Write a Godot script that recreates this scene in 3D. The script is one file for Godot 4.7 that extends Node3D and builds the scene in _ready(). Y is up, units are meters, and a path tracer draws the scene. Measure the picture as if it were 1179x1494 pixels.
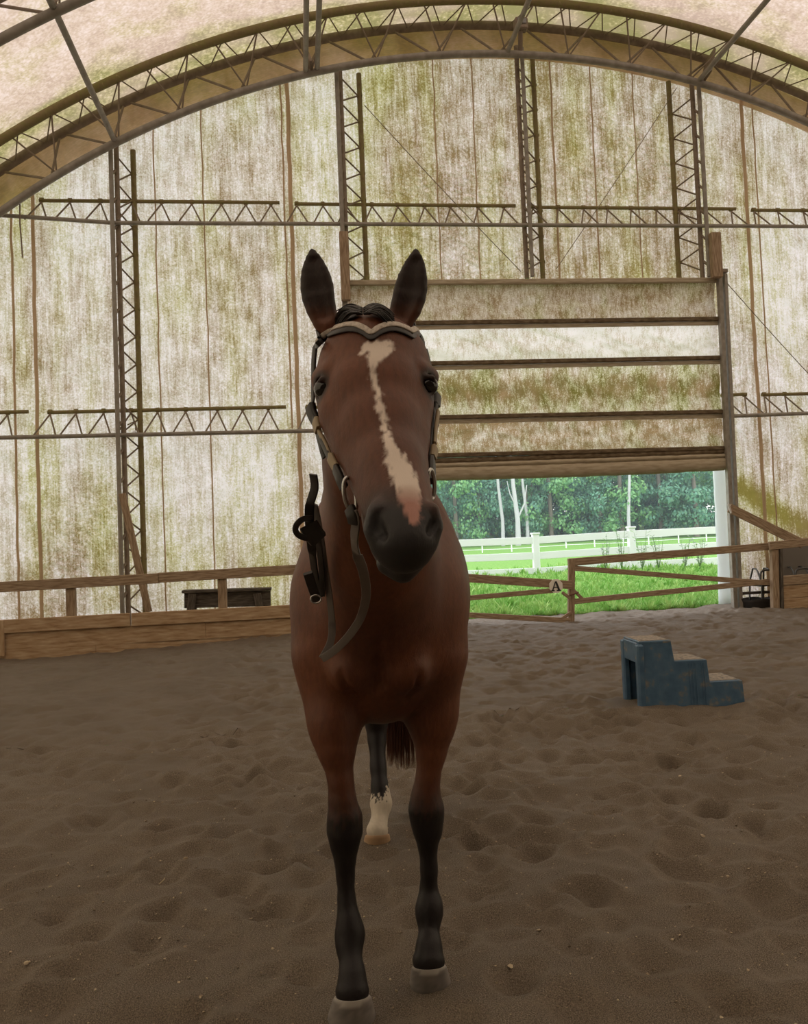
extends Node3D

# ---------------------------------------------------------------- camera numbers (taken from the photograph's own lines)
const FOCAL := 1180.0
const EYE := Vector3(0, 1.35, 0)
const WALL_Z := -13.85
const ARC_X := 3.966
const ARC_Y := -4.263
const ROOF_R := 14.84
var cam_basis := Basis.from_euler(Vector3(deg_to_rad(2.33), deg_to_rad(-7.3), deg_to_rad(-2.3)))

func ray(px: float, py: float) -> Vector3:
	return cam_basis * Vector3((px - 589.5) / FOCAL, -(py - 747.0) / FOCAL, -1.0)
func at_d(px: float, py: float, d: float) -> Vector3:      # a point at a known distance along the view axis
	return EYE + ray(px, py) * d
func at_z(px: float, py: float, z: float) -> Vector3:      # a point on an upright plane parallel to the end wall
	var r := ray(px, py)
	return EYE + r * ((z - EYE.z) / r.z)
func at_y(px: float, py: float, y := 0.0) -> Vector3:      # a point on the ground
	var r := ray(px, py)
	return EYE + r * ((y - EYE.y) / r.y)
func at_hd(px: float, h: float, d: float) -> Vector3:      # column of the picture, height in metres, distance
	var base := at_d(px, 747.0, d)
	var step := at_d(px, 847.0, d) - base
	return base + step * ((h - base.y) / step.y)

# ---------------------------------------------------------------- mesh builder
class MB:
	var v := PackedVector3Array()
	var n := PackedVector3Array()
	var c := PackedColorArray()
	var uv := PackedVector2Array()
	var ix := PackedInt32Array()
	func vert(p: Vector3, nn: Vector3, col := Color.WHITE, t := Vector2.ZERO) -> int:
		v.append(p); n.append(nn); c.append(col); uv.append(t)
		return v.size() - 1
	func tri(a: Vector3, b: Vector3, d: Vector3, col := Color.WHITE) -> void:   # seen from where a, b, d run counter-clockwise
		var nn := (b - a).cross(d - a).normalized()
		var i := vert(a, nn, col); vert(b, nn, col); vert(d, nn, col)
		ix.append_array([i, i + 2, i + 1])
	func quad(a: Vector3, b: Vector3, d: Vector3, e: Vector3, col := Color.WHITE) -> void:
		var nn := (d - a).cross(e - b).normalized()
		var i := vert(a, nn, col, Vector2(0, 0)); vert(b, nn, col, Vector2(1, 0)); vert(d, nn, col, Vector2(1, 1)); vert(e, nn, col, Vector2(0, 1))
		ix.append_array([i, i + 2, i + 1, i, i + 3, i + 2])
	func grid(pts: Array, col := Color.WHITE, closed := false) -> void:      # rows of points, smooth
		var rows := pts.size()
		var cols: int = pts[0].size()
		var base := v.size()
		for r in rows:
			for k in cols:
				var k0 := (k - 1 + cols) % cols if closed else maxi(k - 1, 0)
				var k1 := (k + 1) % cols if closed else mini(k + 1, cols - 1)
				var du: Vector3 = pts[r][k1] - pts[r][k0]
				var dv: Vector3 = pts[mini(r + 1, rows - 1)][k] - pts[maxi(r - 1, 0)][k]
				vert(pts[r][k], du.cross(dv).normalized(), col, Vector2(float(k) / maxi(cols - 1, 1), float(r) / maxi(rows - 1, 1)))
		for r in rows - 1:
			for k in (cols if closed else cols - 1):
				var a := base + r * cols + k
				var b := base + r * cols + (k + 1) % cols
				ix.append_array([a, a + cols, b, b, a + cols, b + cols])
	func cap(pts: Array, flip := false, col := Color.WHITE) -> void:
		var mid := Vector3.ZERO
		for p in pts: mid += p
		mid /= pts.size()
		for k in pts.size():
			if flip: tri(mid, pts[(k + 1) % pts.size()], pts[k], col)
			else: tri(mid, pts[k], pts[(k + 1) % pts.size()], col)
	func tube(path: Array, radii, sides := 8, col := Color.WHITE, caps := true) -> void:
		var rows := []
		var up := Vector3.UP
		for i in path.size():
			var d: Vector3 = (path[mini(i + 1, path.size() - 1)] - path[maxi(i - 1, 0)]).normalized()
			var s := up.cross(d)
			if s.length() < 0.1: s = Vector3.RIGHT.cross(d)
			s = s.normalized()
			var t := d.cross(s).normalized()
			up = t
			var r: float = radii if radii is float else radii[i]
			var row := []
			for k in sides:
				var a := TAU * k / sides
				row.append(path[i] + (s * cos(a) + t * sin(a)) * r)
			rows.append(row)
		grid(rows, col, true)
		if caps:
			cap(rows[0], true, col); cap(rows[-1], false, col)
	func strap(path: Array, faces: Array, width: float, thick: float, col := Color.WHITE) -> void:  # a flat band; faces = outward normals
		var rows := []
		for i in path.size():
			var d: Vector3 = (path[mini(i + 1, path.size() - 1)] - path[maxi(i - 1, 0)]).normalized()
			var o: Vector3 = faces[i]
			o = (o - d * o.dot(d)).normalized()
			var s := o.cross(d).normalized()
			var p: Vector3 = path[i]
			var w := width * 0.5
			var t := thick * 0.5
			rows.append([p - s * w - o * t, p + s * w - o * t, p + s * (w + t * .4), p + s * w + o * t, p - s * w + o * t, p - s * (w + t * .4)])
		grid(rows, col, true)
		cap(rows[0], true, col); cap(rows[-1], false, col)
	func box(x: Transform3D, size: Vector3, bev := 0.006, col := Color.WHITE) -> void:  # chamfered box
		var h := size * 0.5
		var b := minf(bev, minf(h.x, minf(h.y, h.z)) * 0.45)
		var corner := func(sx: float, sy: float, sz: float, ax: int) -> Vector3:
			var p := Vector3(sx * (h.x - b), sy * (h.y - b), sz * (h.z - b))
			if ax == 0: p.x = sx * h.x
			elif ax == 1: p.y = sy * h.y
			else: p.z = sz * h.z
			return x * p
		for s in [-1.0, 1.0]:
			var f := func(a, bb, cc, dd):
				if s > 0: quad(a, bb, cc, dd, col)
				else: quad(dd, cc, bb, a, col)
			f.call(corner.call(s, -1, -1, 0), corner.call(s, 1, -1, 0), corner.call(s, 1, 1, 0), corner.call(s, -1, 1, 0))
			f.call(corner.call(-1, s, -1, 1), corner.call(-1, s, 1, 1), corner.call(1, s, 1, 1), corner.call(1, s, -1, 1))
			f.call(corner.call(-1, -1, s, 2), corner.call(1, -1, s, 2), corner.call(1, 1, s, 2), corner.call(-1, 1, s, 2))
		for s in [-1.0, 1.0]:
			for t in [-1.0, 1.0]:
				var f2 := func(a, bb, cc, dd, keep):
					if keep: quad(a, bb, cc, dd, col)
					else: quad(dd, cc, bb, a, col)
				f2.call(corner.call(s, t, -1, 0), corner.call(s, t, -1, 1), corner.call(s, t, 1, 1), corner.call(s, t, 1, 0), s * t > 0)
				f2.call(corner.call(-1, s, t, 1), corner.call(-1, s, t, 2), corner.call(1, s, t, 2), corner.call(1, s, t, 1), s * t > 0)
				f2.call(corner.call(s, -1, t, 2), corner.call(s, -1, t, 0), corner.call(s, 1, t, 0), corner.call(s, 1, t, 2), s * t > 0)
				for u in [-1.0, 1.0]:
					if s * t * u > 0: tri(corner.call(s, t, u, 0), corner.call(s, t, u, 1), corner.call(s, t, u, 2), col)
					else: tri(corner.call(s, t, u, 2), corner.call(s, t, u, 1), corner.call(s, t, u, 0), col)
	func mesh() -> ArrayMesh:
		var a := []
		a.resize(Mesh.ARRAY_MAX)
		a[Mesh.ARRAY_VERTEX] = v; a[Mesh.ARRAY_NORMAL] = n; a[Mesh.ARRAY_COLOR] = c; a[Mesh.ARRAY_TEX_UV] = uv; a[Mesh.ARRAY_INDEX] = ix
		var m := ArrayMesh.new()
		m.add_surface_from_arrays(Mesh.PRIMITIVE_TRIANGLES, a)
		return m

# ---------------------------------------------------------------- scene tree helpers
var taken := {}
func numbered(called: String) -> String:
	var k: int = taken.get(called, 0)
	taken[called] = k + 1
	return called if k == 0 else "%s_%03d" % [called, k]
func meta(o: Node, label := "", category := "", group := "", kind := "") -> void:
	if label: o.set_meta("label", label)
	if category: o.set_meta("category", category)
	if group: o.set_meta("group", group)
	if kind: o.set_meta("kind", kind)
func thing(called: String, label: String, category: String, at := Vector3.ZERO, group := "", kind := "") -> Node3D:
	var o := Node3D.new()
	o.name = numbered(called)
	add_child(o)
	o.position = at
	meta(o, label, category, group, kind)
	return o
func part(parent: Node, called: String, mesh: Mesh, m: Material, x := Transform3D()) -> MeshInstance3D:   # x in world space; things are only ever translated
	var o := MeshInstance3D.new()
	o.name = called if parent != self else numbered(called)
	o.mesh = mesh
	o.material_override = m
	parent.add_child(o, true)
	o.transform = x
	var off := Vector3.ZERO
	var up := parent
	while up != self:
		off += up.position
		up = up.get_parent()
	o.position -= off
	return o
func copy(o: Node3D, at: Vector3, label := "") -> Node3D:
	var c: Node3D = o.duplicate()
	c.name = numbered(String(o.name).rstrip("0123456789").trim_suffix("_"))
	add_child(c)
	c.position = at
	if label: c.set_meta("label", label)
	return c

var box_cache := {}
func chamfered(size: Vector3, bev: float) -> Mesh:
	var key := "%.3f %.3f %.3f %.4f" % [size.x, size.y, size.z, bev]
	if not box_cache.has(key):
		var b := MB.new()
		b.box(Transform3D(), size, bev)
		box_cache[key] = b.mesh()
	return box_cache[key]
func board(parent: Node, called: String, a: Vector3, b: Vector3, tall: float, thick: float, m: Material, up := Vector3.UP, bev := 0.006) -> MeshInstance3D:
	var x := (b - a).normalized()
	var z := x.cross(up).normalized()
	var y := z.cross(x).normalized()
	return part(parent, called, chamfered(Vector3(snappedf((b - a).length(), 0.005), tall, thick), bev), m, Transform3D(Basis(x, y, z), (a + b) * 0.5))
var rod_mesh: Mesh
func rod(parent: Node, called: String, a: Vector3, b: Vector3, r: float, m: Material) -> MeshInstance3D:
	if rod_mesh == null:
		var mb := MB.new()
		mb.tube([Vector3(0, -.5, 0), Vector3(0, .5, 0)], 1.0, 10)
		rod_mesh = mb.mesh()
	var y := (b - a).normalized()
	var x := y.cross(Vector3(.31, .17, .93)).normalized()
	var z := x.cross(y)
	return part(parent, called, rod_mesh, m, Transform3D(Basis(x * r, y * (b - a).length(), z * r), (a + b) * 0.5))
func pipe(parent: Node, called: String, path: Array, r, m: Material, sides := 8) -> MeshInstance3D:
	var mb := MB.new()
	mb.tube(path, r, sides)
	return part(parent, called, mb.mesh(), m)

# ---------------------------------------------------------------- materials
func mat(called: String, c: Color, rough := 0.8, spec := 0.5) -> StandardMaterial3D:
	var m := StandardMaterial3D.new()
	m.resource_name = called
	m.albedo_color = c.linear_to_srgb()
	m.roughness = rough
	m.metallic_specular = spec
	return m
func noise(sd: int, freq: float, oct := 4, type := FastNoiseLite.TYPE_SIMPLEX_SMOOTH) -> FastNoiseLite:
	var f := FastNoiseLite.new()
	f.seed = sd
	f.frequency = freq
	f.noise_type = type
	f.fractal_octaves = oct
	return f
func ramp_tex(sd: int, freq: float, stops: Array, side := 512, oct := 5) -> ImageTexture:   # noise through a colour ramp; stops = [[t, linear Color], ...]
	var im := noise(sd, freq, oct).get_seamless_image(side, side)
	im.convert(Image.FORMAT_L8)
	var lut := PackedByteArray()
	for k in 256:
		var t := k / 255.0
		var c: Color = stops[0][1]
		for i in stops.size() - 1:
			if t >= stops[i][0]:
				c = stops[i][1].lerp(stops[i + 1][1], clampf((t - stops[i][0]) / (stops[i + 1][0] - stops[i][0]), 0, 1))
		c = c.linear_to_srgb()
		lut.append_array([int(c.r * 255), int(c.g * 255), int(c.b * 255)])
	var src := im.get_data()
	var out := PackedByteArray()
	out.resize(src.size() * 3)
	for k in src.size():
		var s := src[k] * 3
		out[k * 3] = lut[s]; out[k * 3 + 1] = lut[s + 1]; out[k * 3 + 2] = lut[s + 2]
	return ImageTexture.create_from_image(Image.create_from_data(side, side, false, Image.FORMAT_RGB8, out))
func grey_tex(sd: int, freq: float, side := 512, oct := 5) -> ImageTexture:
	return ImageTexture.create_from_image(noise(sd, freq, oct).get_seamless_image(side, side))
func grained(m: StandardMaterial3D, tex: Texture2D, scale: Vector3, world := false, bump: Texture2D = null, cm := 0.2) -> StandardMaterial3D:
	m.albedo_texture = tex
	m.albedo_color = Color.WHITE
	m.uv1_triplanar = true
	m.uv1_world_triplanar = world
	m.uv1_scale = scale
	if bump:
		m.heightmap_enabled = true
		m.heightmap_texture = bump
		m.heightmap_scale = cm
	return m

# stained translucent fabric: amount(u, v) and olive(u, v) are sampled coarsely, the grain is noise; streaks run along v when tall > 1
func stain_tex(w: int, h: int, sd: int, tall: int, amount: Callable, olive: Callable, clean: Color, brown: Color, green: Color) -> ImageTexture:
	var cw := w / 16
	var ch := h / 16
	var ca := Image.create(cw, ch, false, Image.FORMAT_RF)
	var co := Image.create(cw, ch, false, Image.FORMAT_RF)
	for y in ch:
		for x in cw:
			ca.set_pixel(x, y, Color(amount.call((x + .5) / cw, (y + .5) / ch), 0, 0))
			co.set_pixel(x, y, Color(olive.call((x + .5) / cw, (y + .5) / ch), 0, 0))
	ca.resize(w, h, Image.INTERPOLATE_BILINEAR)
	co.resize(w, h, Image.INTERPOLATE_BILINEAR)
	var am := ca.get_data().to_float32_array()
	var ol := co.get_data().to_float32_array()
	var layers := []
	for l in [[0.36, 2, 1, 1], [0.30, 2, 1, 3 * tall], [0.075, 3, 1, 2 * tall], [0.02, 4, 1, 1], [0.012, 3, 1, tall], [0.10, 3, 1, 1]]:   # grain, thin streaks, wide streaks, blotches, hue bands, crackle
		var im := noise(sd + layers.size(), l[0], l[1]).get_image(maxi(w / int(l[2]), 4), maxi(h / int(l[3]), 4))
		im.convert(Image.FORMAT_L8)
		if im.get_width() != w or im.get_height() != h: im.resize(w, h, Image.INTERPOLATE_CUBIC)
		layers.append(im.get_data())
	var f: PackedByteArray = layers[0]
	var s1: PackedByteArray = layers[1]
	var s2: PackedByteArray = layers[2]
	var m: PackedByteArray = layers[3]
	var hb: PackedByteArray = layers[4]
	var cr: PackedByteArray = layers[5]
	var out := PackedByteArray()
	out.resize(w * h * 3)
	var lut := PackedByteArray()      # stain x olive -> sRGB bytes
	for i in 48:
		for j in 12:
			var deep := brown.lerp(green, j / 11.0)
			var mid := clean.lerp(deep, .5) * Color(1.0, lerpf(.97, 1.02, j / 11.0), lerpf(.88, .66, j / 11.0))
			var t := i / 47.0
			var c := (clean.lerp(mid, t / .55) if t < .55 else mid.lerp(deep, (t - .55) / .45)).linear_to_srgb()
			lut.append_array([int(clampf(c.r, 0, 1) * 255), int(clampf(c.g, 0, 1) * 255), int(clampf(c.b, 0, 1) * 255)])
	for k in w * h:
		var a := am[k] + (s1[k] - 127) * 0.0020 + (s2[k] - 127) * 0.0020 + (m[k] - 127) * 0.0020 + (f[k] - 127) * 0.0028 + (127 - absi(2 * cr[k] - 255)) * 0.0022 - .06
		var at := (int(clampf(a, 0.0, 1.0) * 47.0) * 12 + int(clampf(ol[k] + (hb[k] - 127) * 0.006, 0.0, 1.0) * 11.0)) * 3
		out[k * 3] = lut[at]; out[k * 3 + 1] = lut[at + 1]; out[k * 3 + 2] = lut[at + 2]
	return ImageTexture.create_from_image(Image.create_from_data(w, h, false, Image.FORMAT_RGB8, out))
func fabric(called: String, tex: Texture2D, through := 1.0) -> StandardMaterial3D:
	var m := mat(called, Color.WHITE, 0.75, 0.2)
	m.albedo_color = Color.WHITE
	m.albedo_texture = tex
	m.texture_repeat = false
	m.backlight_enabled = true
	m.backlight = Color(through, through, through).linear_to_srgb()
	m.cull_mode = BaseMaterial3D.CULL_DISABLED
	return m

# ================================================================ the building
var steel: StandardMaterial3D
var dark_steel: StandardMaterial3D
var mossy_steel: StandardMaterial3D
var thin_steel: StandardMaterial3D
var wood: StandardMaterial3D
var wood_pale: StandardMaterial3D
var wood_dark: StandardMaterial3D

func make_materials() -> void:
	var rust := ramp_tex(11, 0.012, [[0.0, Color(.18, .155, .125)], [.5, Color(.26, .23, .19)], [1.0, Color(.34, .305, .26)]], 256)
	steel = grained(mat("galvanised_steel", Color.WHITE, .55), rust, Vector3(1.5, 1.5, 1.5), true)
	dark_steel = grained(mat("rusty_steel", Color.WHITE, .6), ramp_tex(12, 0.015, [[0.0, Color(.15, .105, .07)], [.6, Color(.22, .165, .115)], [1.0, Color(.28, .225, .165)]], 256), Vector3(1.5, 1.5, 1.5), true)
	mossy_steel = grained(mat("mossy_steel", Color.WHITE, .8), ramp_tex(13, 0.02, [[0.0, Color(.15, .11, .045)], [.45, Color(.23, .175, .08)], [.7, Color(.2, .18, .055)], [1.0, Color(.36, .27, .16)]], 256), Vector3(1.2, 1.2, 1.2), true)
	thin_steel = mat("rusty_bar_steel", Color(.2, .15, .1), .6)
	var bump := grey_tex(20, 0.02, 256)
	wood = grained(mat("weathered_wood", Color.WHITE, .85, .3), ramp_tex(14, 0.02, [[0.0, Color(.18, .12, .072)], [.45, Color(.31, .22, .145)], [.75, Color(.38, .285, .195)], [1.0, Color(.48, .375, .265)]]), Vector3(.35, 3.2, 3.2), false, bump, .25)
	wood_pale = grained(mat("kickboard_wood", Color.WHITE, .85, .3), ramp_tex(15, 0.018, [[0.0, Color(.25, .15, .08)], [.4, Color(.4, .265, .155)], [.7, Color(.45, .32, .2)], [1.0, Color(.56, .42, .285)]]), Vector3(.3, 2.2, 2.2), false, bump, .25)
	wood_dark = grained(mat("old_grey_wood", Color.WHITE, .9, .3), ramp_tex(16, 0.02, [[0.0, Color(.05, .04, .032)], [.5, Color(.1, .085, .07)], [1.0, Color(.17, .145, .12)]]), Vector3(.4, 3.5, 3.5), false, bump, .25)

func arc(r: float, phi: float, z: float) -> Vector3:
	return Vector3(ARC_X + r * sin(phi), ARC_Y + r * cos(phi), z)

func bump_at(x: float, y: float, cx: float, cy: float, rx: float, ry: float) -> float:
	return exp(-((x - cx) * (x - cx) / (rx * rx) + (y - cy) * (y - cy) / (ry * ry)))

func build_shell() -> void:
	# ---- end wall: stained fabric with a door opening
	var big := noise(31, 0.22, 3)
	var amount := func(u: float, v: float) -> float:
		var x := u * 17.0 - 6.0
		var y := (1.0 - v) * 11.0
		var a := 0.275 + 0.18 * big.get_noise_2d(x * 2.0, y * .7)
		a += 0.33 * clampf((x - 0.9) / .8, 0, 1) * clampf((7.9 - x) / .8, 0, 1) * clampf((y - 5.4) / .4, 0, 1)   # the dirty bays above the door
		a += 0.18 * bump_at(x, y, -1.2, 6.2, 1.2, 3.0) + 0.25 * bump_at(x, y, -.6, .9, 1.6, .8) + 0.3 * bump_at(x, y, -3.6, 1.2, .9, 1.2)
		a += 0.3 * bump_at(x, y, 8.2, .9, 1.0, 1.5) + 0.22 * bump_at(x, y, 8.3, 7.3, .9, 1.4) + .2 * bump_at(x, y, -4.4, 4.6, .8, 1.0)
		a -= 0.22 * bump_at(x, y, -1.9, 7.4, 1.0, 1.0) + 0.2 * bump_at(x, y, 9.0, 5.6, .9, 1.4) + .16 * bump_at(x, y, -1.2, 2.4, 1.2, .8)
		var band := (x - 7.6) * .62 + (y - 2.35)                 # a darker olive band running down from the door post
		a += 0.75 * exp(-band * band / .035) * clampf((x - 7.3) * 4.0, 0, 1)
		a -= .5 * bump_at(x, y, 5.47, 9.0, .05, .7)
		for s in [-4.22, 0.03, 8.4]:
			a += 0.16 * exp(-(x - s) * (x - s) / .05)
		return a
	var olive := func(u: float, v: float) -> float:
		var x := u * 17.0 - 6.0
		var y := (1.0 - v) * 11.0
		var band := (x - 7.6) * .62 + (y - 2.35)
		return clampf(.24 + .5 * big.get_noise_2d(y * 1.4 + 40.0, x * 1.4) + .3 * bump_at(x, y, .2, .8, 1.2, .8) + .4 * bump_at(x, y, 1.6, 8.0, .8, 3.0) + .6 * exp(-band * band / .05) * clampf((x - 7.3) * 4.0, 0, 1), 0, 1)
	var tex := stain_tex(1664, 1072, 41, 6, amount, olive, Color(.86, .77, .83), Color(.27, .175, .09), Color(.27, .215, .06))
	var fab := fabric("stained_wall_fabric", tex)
	var w := thing("wall_end", "stained translucent white fabric end wall of the riding arena", "wall", Vector3(ARC_X, 0, WALL_Z), "", "structure")
	var fold := noise(51, 1.1, 3)
	var crease := noise(52, 3.4, 2, FastNoiseLite.TYPE_SIMPLEX)
	var mb := MB.new()
	var x0 := -6.0
	var step := 0.035
	var nx := 486
	var ny := 307
	var idx := PackedInt32Array()
	idx.resize((nx + 1) * (ny + 1))
	idx.fill(-1)
	var zs := PackedFloat32Array()
	zs.resize((nx + 1) * (ny + 1))
	for j in ny + 1:
		for i in nx + 1:
			var x := x0 + i * step
			var y := j * step - .05
			var wr := .35 + 1.5 * bump_at(x, y, 2.9, 7.5, 1.4, .7) + 1.5 * bump_at(x, y, 6.0, 8.0, 1.2, 1.0) + 1.2 * bump_at(x, y, 2.6, 6.2, 1.6, .5) + 1.2 * bump_at(x, y, -3.7, 1.3, .8, 1.1) + .8 * bump_at(x, y, 8.0, 4.2, .5, 1.0)
			zs[j * (nx + 1) + i] = .035 * fold.get_noise_2d(x, y * .6) + .016 * wr * (1.0 - 2.2 * absf(crease.get_noise_2d(x + y * .4, y * 1.9))) + .006 * crease.get_noise_2d(x * 2.6, y * 1.2 + 30.0)
	for j in ny + 1:
		for i in nx + 1:
			var x := x0 + i * step
			var y := j * step - .05
			if Vector2(x - ARC_X, y - ARC_Y).length() > ROOF_R + .06: continue
			var i0 := maxi(i - 1, 0); var i1 := mini(i + 1, nx); var j0 := maxi(j - 1, 0); var j1 := mini(j + 1, ny)
			var gx := (zs[j * (nx + 1) + i1] - zs[j * (nx + 1) + i0]) / ((i1 - i0) * step)
			var gy := (zs[j1 * (nx + 1) + i] - zs[j0 * (nx + 1) + i]) / ((j1 - j0) * step)
			idx[j * (nx + 1) + i] = mb.vert(Vector3(x, y, WALL_Z + zs[j * (nx + 1) + i]), Vector3(-gx, -gy, 1).normalized(), Color.WHITE, Vector2((x + 6.0) / 17.0, 1.0 - y / 11.0))
	for j in ny:
		for i in nx:
			var x := x0 + (i + .5) * step
			var y := (j + .5) * step - .05
			if x > .95 and x < (7.78 if y < 2.66 else 7.5) and y < 5.8: continue
			var a := idx[j * (nx + 1) + i]; var b := idx[j * (nx + 1) + i + 1]; var c := idx[(j + 1) * (nx + 1) + i]; var d := idx[(j + 1) * (nx + 1) + i + 1]
			if a < 0 or b < 0 or c < 0 or d < 0: continue
			mb.ix.append_array([a, c, b, b, c, d])
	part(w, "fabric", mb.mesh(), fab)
	# the rest of the end wall, out of the picture
	var plain_tex := stain_tex(512, 512, 44, 8, func(_u, _v): return .42, func(_u, _v): return .4, Color(.86, .77, .83), Color(.27, .175, .09), Color(.27, .215, .06))
	var plain := fabric("side_wall_fabric", plain_tex)
	plain.texture_repeat = true
	var sides := MB.new()
	for span in [[-10.24, -6.0], [11.0, 18.17]]:
		var rows := []
		for j in 2:
			var row := []
			for i in 25:
				var x: float = lerpf(span[0], span[1], i / 24.0)
				row.append(Vector3(x, -.05 if j == 0 else maxf(ARC_Y + sqrt(maxf(ROOF_R * ROOF_R - (x - ARC_X) * (x - ARC_X), 0.0)), 0.0), WALL_Z))
			rows.append(row)
		sides.grid(rows)
	part(w, "fabric", sides.mesh(), plain)
	# double layer of fabric under the arch
	var band_tex := stain_tex(1024, 128, 47, 3, func(_u, _v): return .55, func(_u, _v): return .12, Color(.74, .57, .43), Color(.56, .41, .27), Color(.48, .39, .22))
	var bandm := fabric("double_layer_fabric", band_tex, .95)
	var band_mb := MB.new()
	var rows2 := []
	for r in [14.24, 14.4, 14.6, 14.8]:
		var row := []
		for k in 121:
			var phi := deg_to_rad(-60 + k)
			row.append(arc(r, phi, WALL_Z + .05 + (.02 if r == 14.24 else 0.0)))
		rows2.append(row)
	band_mb.grid(rows2)
	part(w, "double_layer_band", band_mb.mesh(), bandm)
	# laced seams
	var lace := mat("seam_tape", Color(.5, .38, .25), .9)
	lace.backlight_enabled = true
	lace.backlight = Color(.5, .4, .3)
	for s in [[-4.22, 0.0, 7.0, .03], [-4.56, 0.0, 6.6, .02], [.02, 0.0, 9.2, .035], [-.09, 3.4, 9.1, .015], [8.40, 0.0, 8.9, .035], [8.62, 0.0, 8.6, .015], [-1.45, 0.0, 8.4, .012], [-2.25, 0.0, 8.2, .012], [2.6, 5.9, 9.7, .012], [5.5, 5.9, 9.6, .014], [3.3, 5.9, 9.7, .012], [6.3, 5.9, 9.5, .012], [4.75, 5.9, 9.7, .018]]:
		var sm := MB.new()
		var rws := []
		for j in 24:
			var y: float = lerpf(s[1], ARC_Y + sqrt(14.36 * 14.36 - (s[0] - ARC_X) * (s[0] - ARC_X)), j / 23.0)
			var x: float = s[0] + .02 * fold.get_noise_2d(y * 1.5, s[0] * 9.0)
			rws.append([Vector3(x - s[3], y, WALL_Z + .045), Vector3(x, y, WALL_Z + .06), Vector3(x + s[3], y, WALL_Z + .045)])
		sm.grid(rws)
		part(w, "laced_seam", sm.mesh(), lace)
	# ---- roof: one long arched fabric
	var rn := noise(61, 0.25, 3)
	var r_amount := func(u: float, v: float) -> float:      # u runs over the arch, v along the building
		var phi := -73.5 + 147.0 * u
		var z := -13.9 + 6.0 * v
		var a := .4 + .14 * rn.get_noise_2d(phi * .35, z * 2.0)
		a += .55 * clampf((-12.75 - z) / .25, 0, 1) * (.35 + .65 * exp(-(phi - 8) * (phi - 8) / 220.0))
		a += .16 * clampf((-11.9 - z) / .9, 0, 1)
		return a
	var r_olive := func(u: float, v: float) -> float:
		var z := -13.9 + 6.0 * v
		return clampf(-.15 + .8 * clampf((-12.6 - z) / .4, 0, 1) + .2 * clampf((-11.8 - z) / .9, 0, 1), 0, 1)
	var r_tex := stain_tex(2048, 512, 63, 1, r_amount, r_olive, Color(.68, .565, .51), Color(.44, .33, .26), Color(.25, .225, .095))
	var roof := fabric("roof_fabric", r_tex)
	var roof_plain := fabric("roof_fabric_plain", stain_tex(512, 512, 65, 1, func(_u, _v): return .4, func(_u, _v): return .15, Color(.68, .57, .49), Color(.44, .33, .245), Color(.27, .235, .085)))
	roof_plain.texture_repeat = true
	var ceil := thing("ceiling", "arched translucent beige fabric roof spanning the arena", "roof", Vector3(ARC_X, 10.5, -6), "", "structure")
	for seg in [[-14.0, -7.9, roof, 20], [-7.9, 7.2, roof_plain, 24]]:
		var rm := MB.new()
		var rows := []
		for j in seg[3] + 1:
			var z: float = lerpf(seg[0], seg[1], float(j) / seg[3])
			var row := []
			for k in 221:
				var phi := deg_to_rad(-73.5 + 147.0 * k / 220.0)
				row.append(arc(ROOF_R + .02 * rn.get_noise_2d(k * 2.0, z * 4.0) - .05 * sin(PI * fposmod(-13.0 - z, 3.2) / 3.2), phi, z))
			rows.append(row)
		rm.grid(rows)
		if seg[2] == roof:
			for k in rm.uv.size(): rm.uv[k] = Vector2(rm.uv[k].x, (rm.v[k].z + 13.9) / 6.0)
		else:
			for k in rm.uv.size(): rm.uv[k] = Vector2(rm.uv[k].x * 8.0, rm.uv[k].y * 3.0)
		part(ceil, "fabric", rm.mesh(), seg[2])
	# ---- unseen closed end behind the viewer: a dark wall added to dim the foreground
	var back := thing("wall_back_added", "unseen dark boarded wall added at the other end to dim the foreground", "wall", Vector3(ARC_X, 0, 7.2), "", "structure")
	for k in 29:
		var x := -10.0 + k
		var top := ARC_Y + sqrt(maxf(ROOF_R * ROOF_R - pow(clampf(x - ARC_X, -14.0, 14.0), 2), 1.0)) + .3
		board(back, "plank", Vector3(x, -.1, 7.2), Vector3(x, top, 7.2), 1.0, .06, wood_dark, Vector3.RIGHT)

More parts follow.
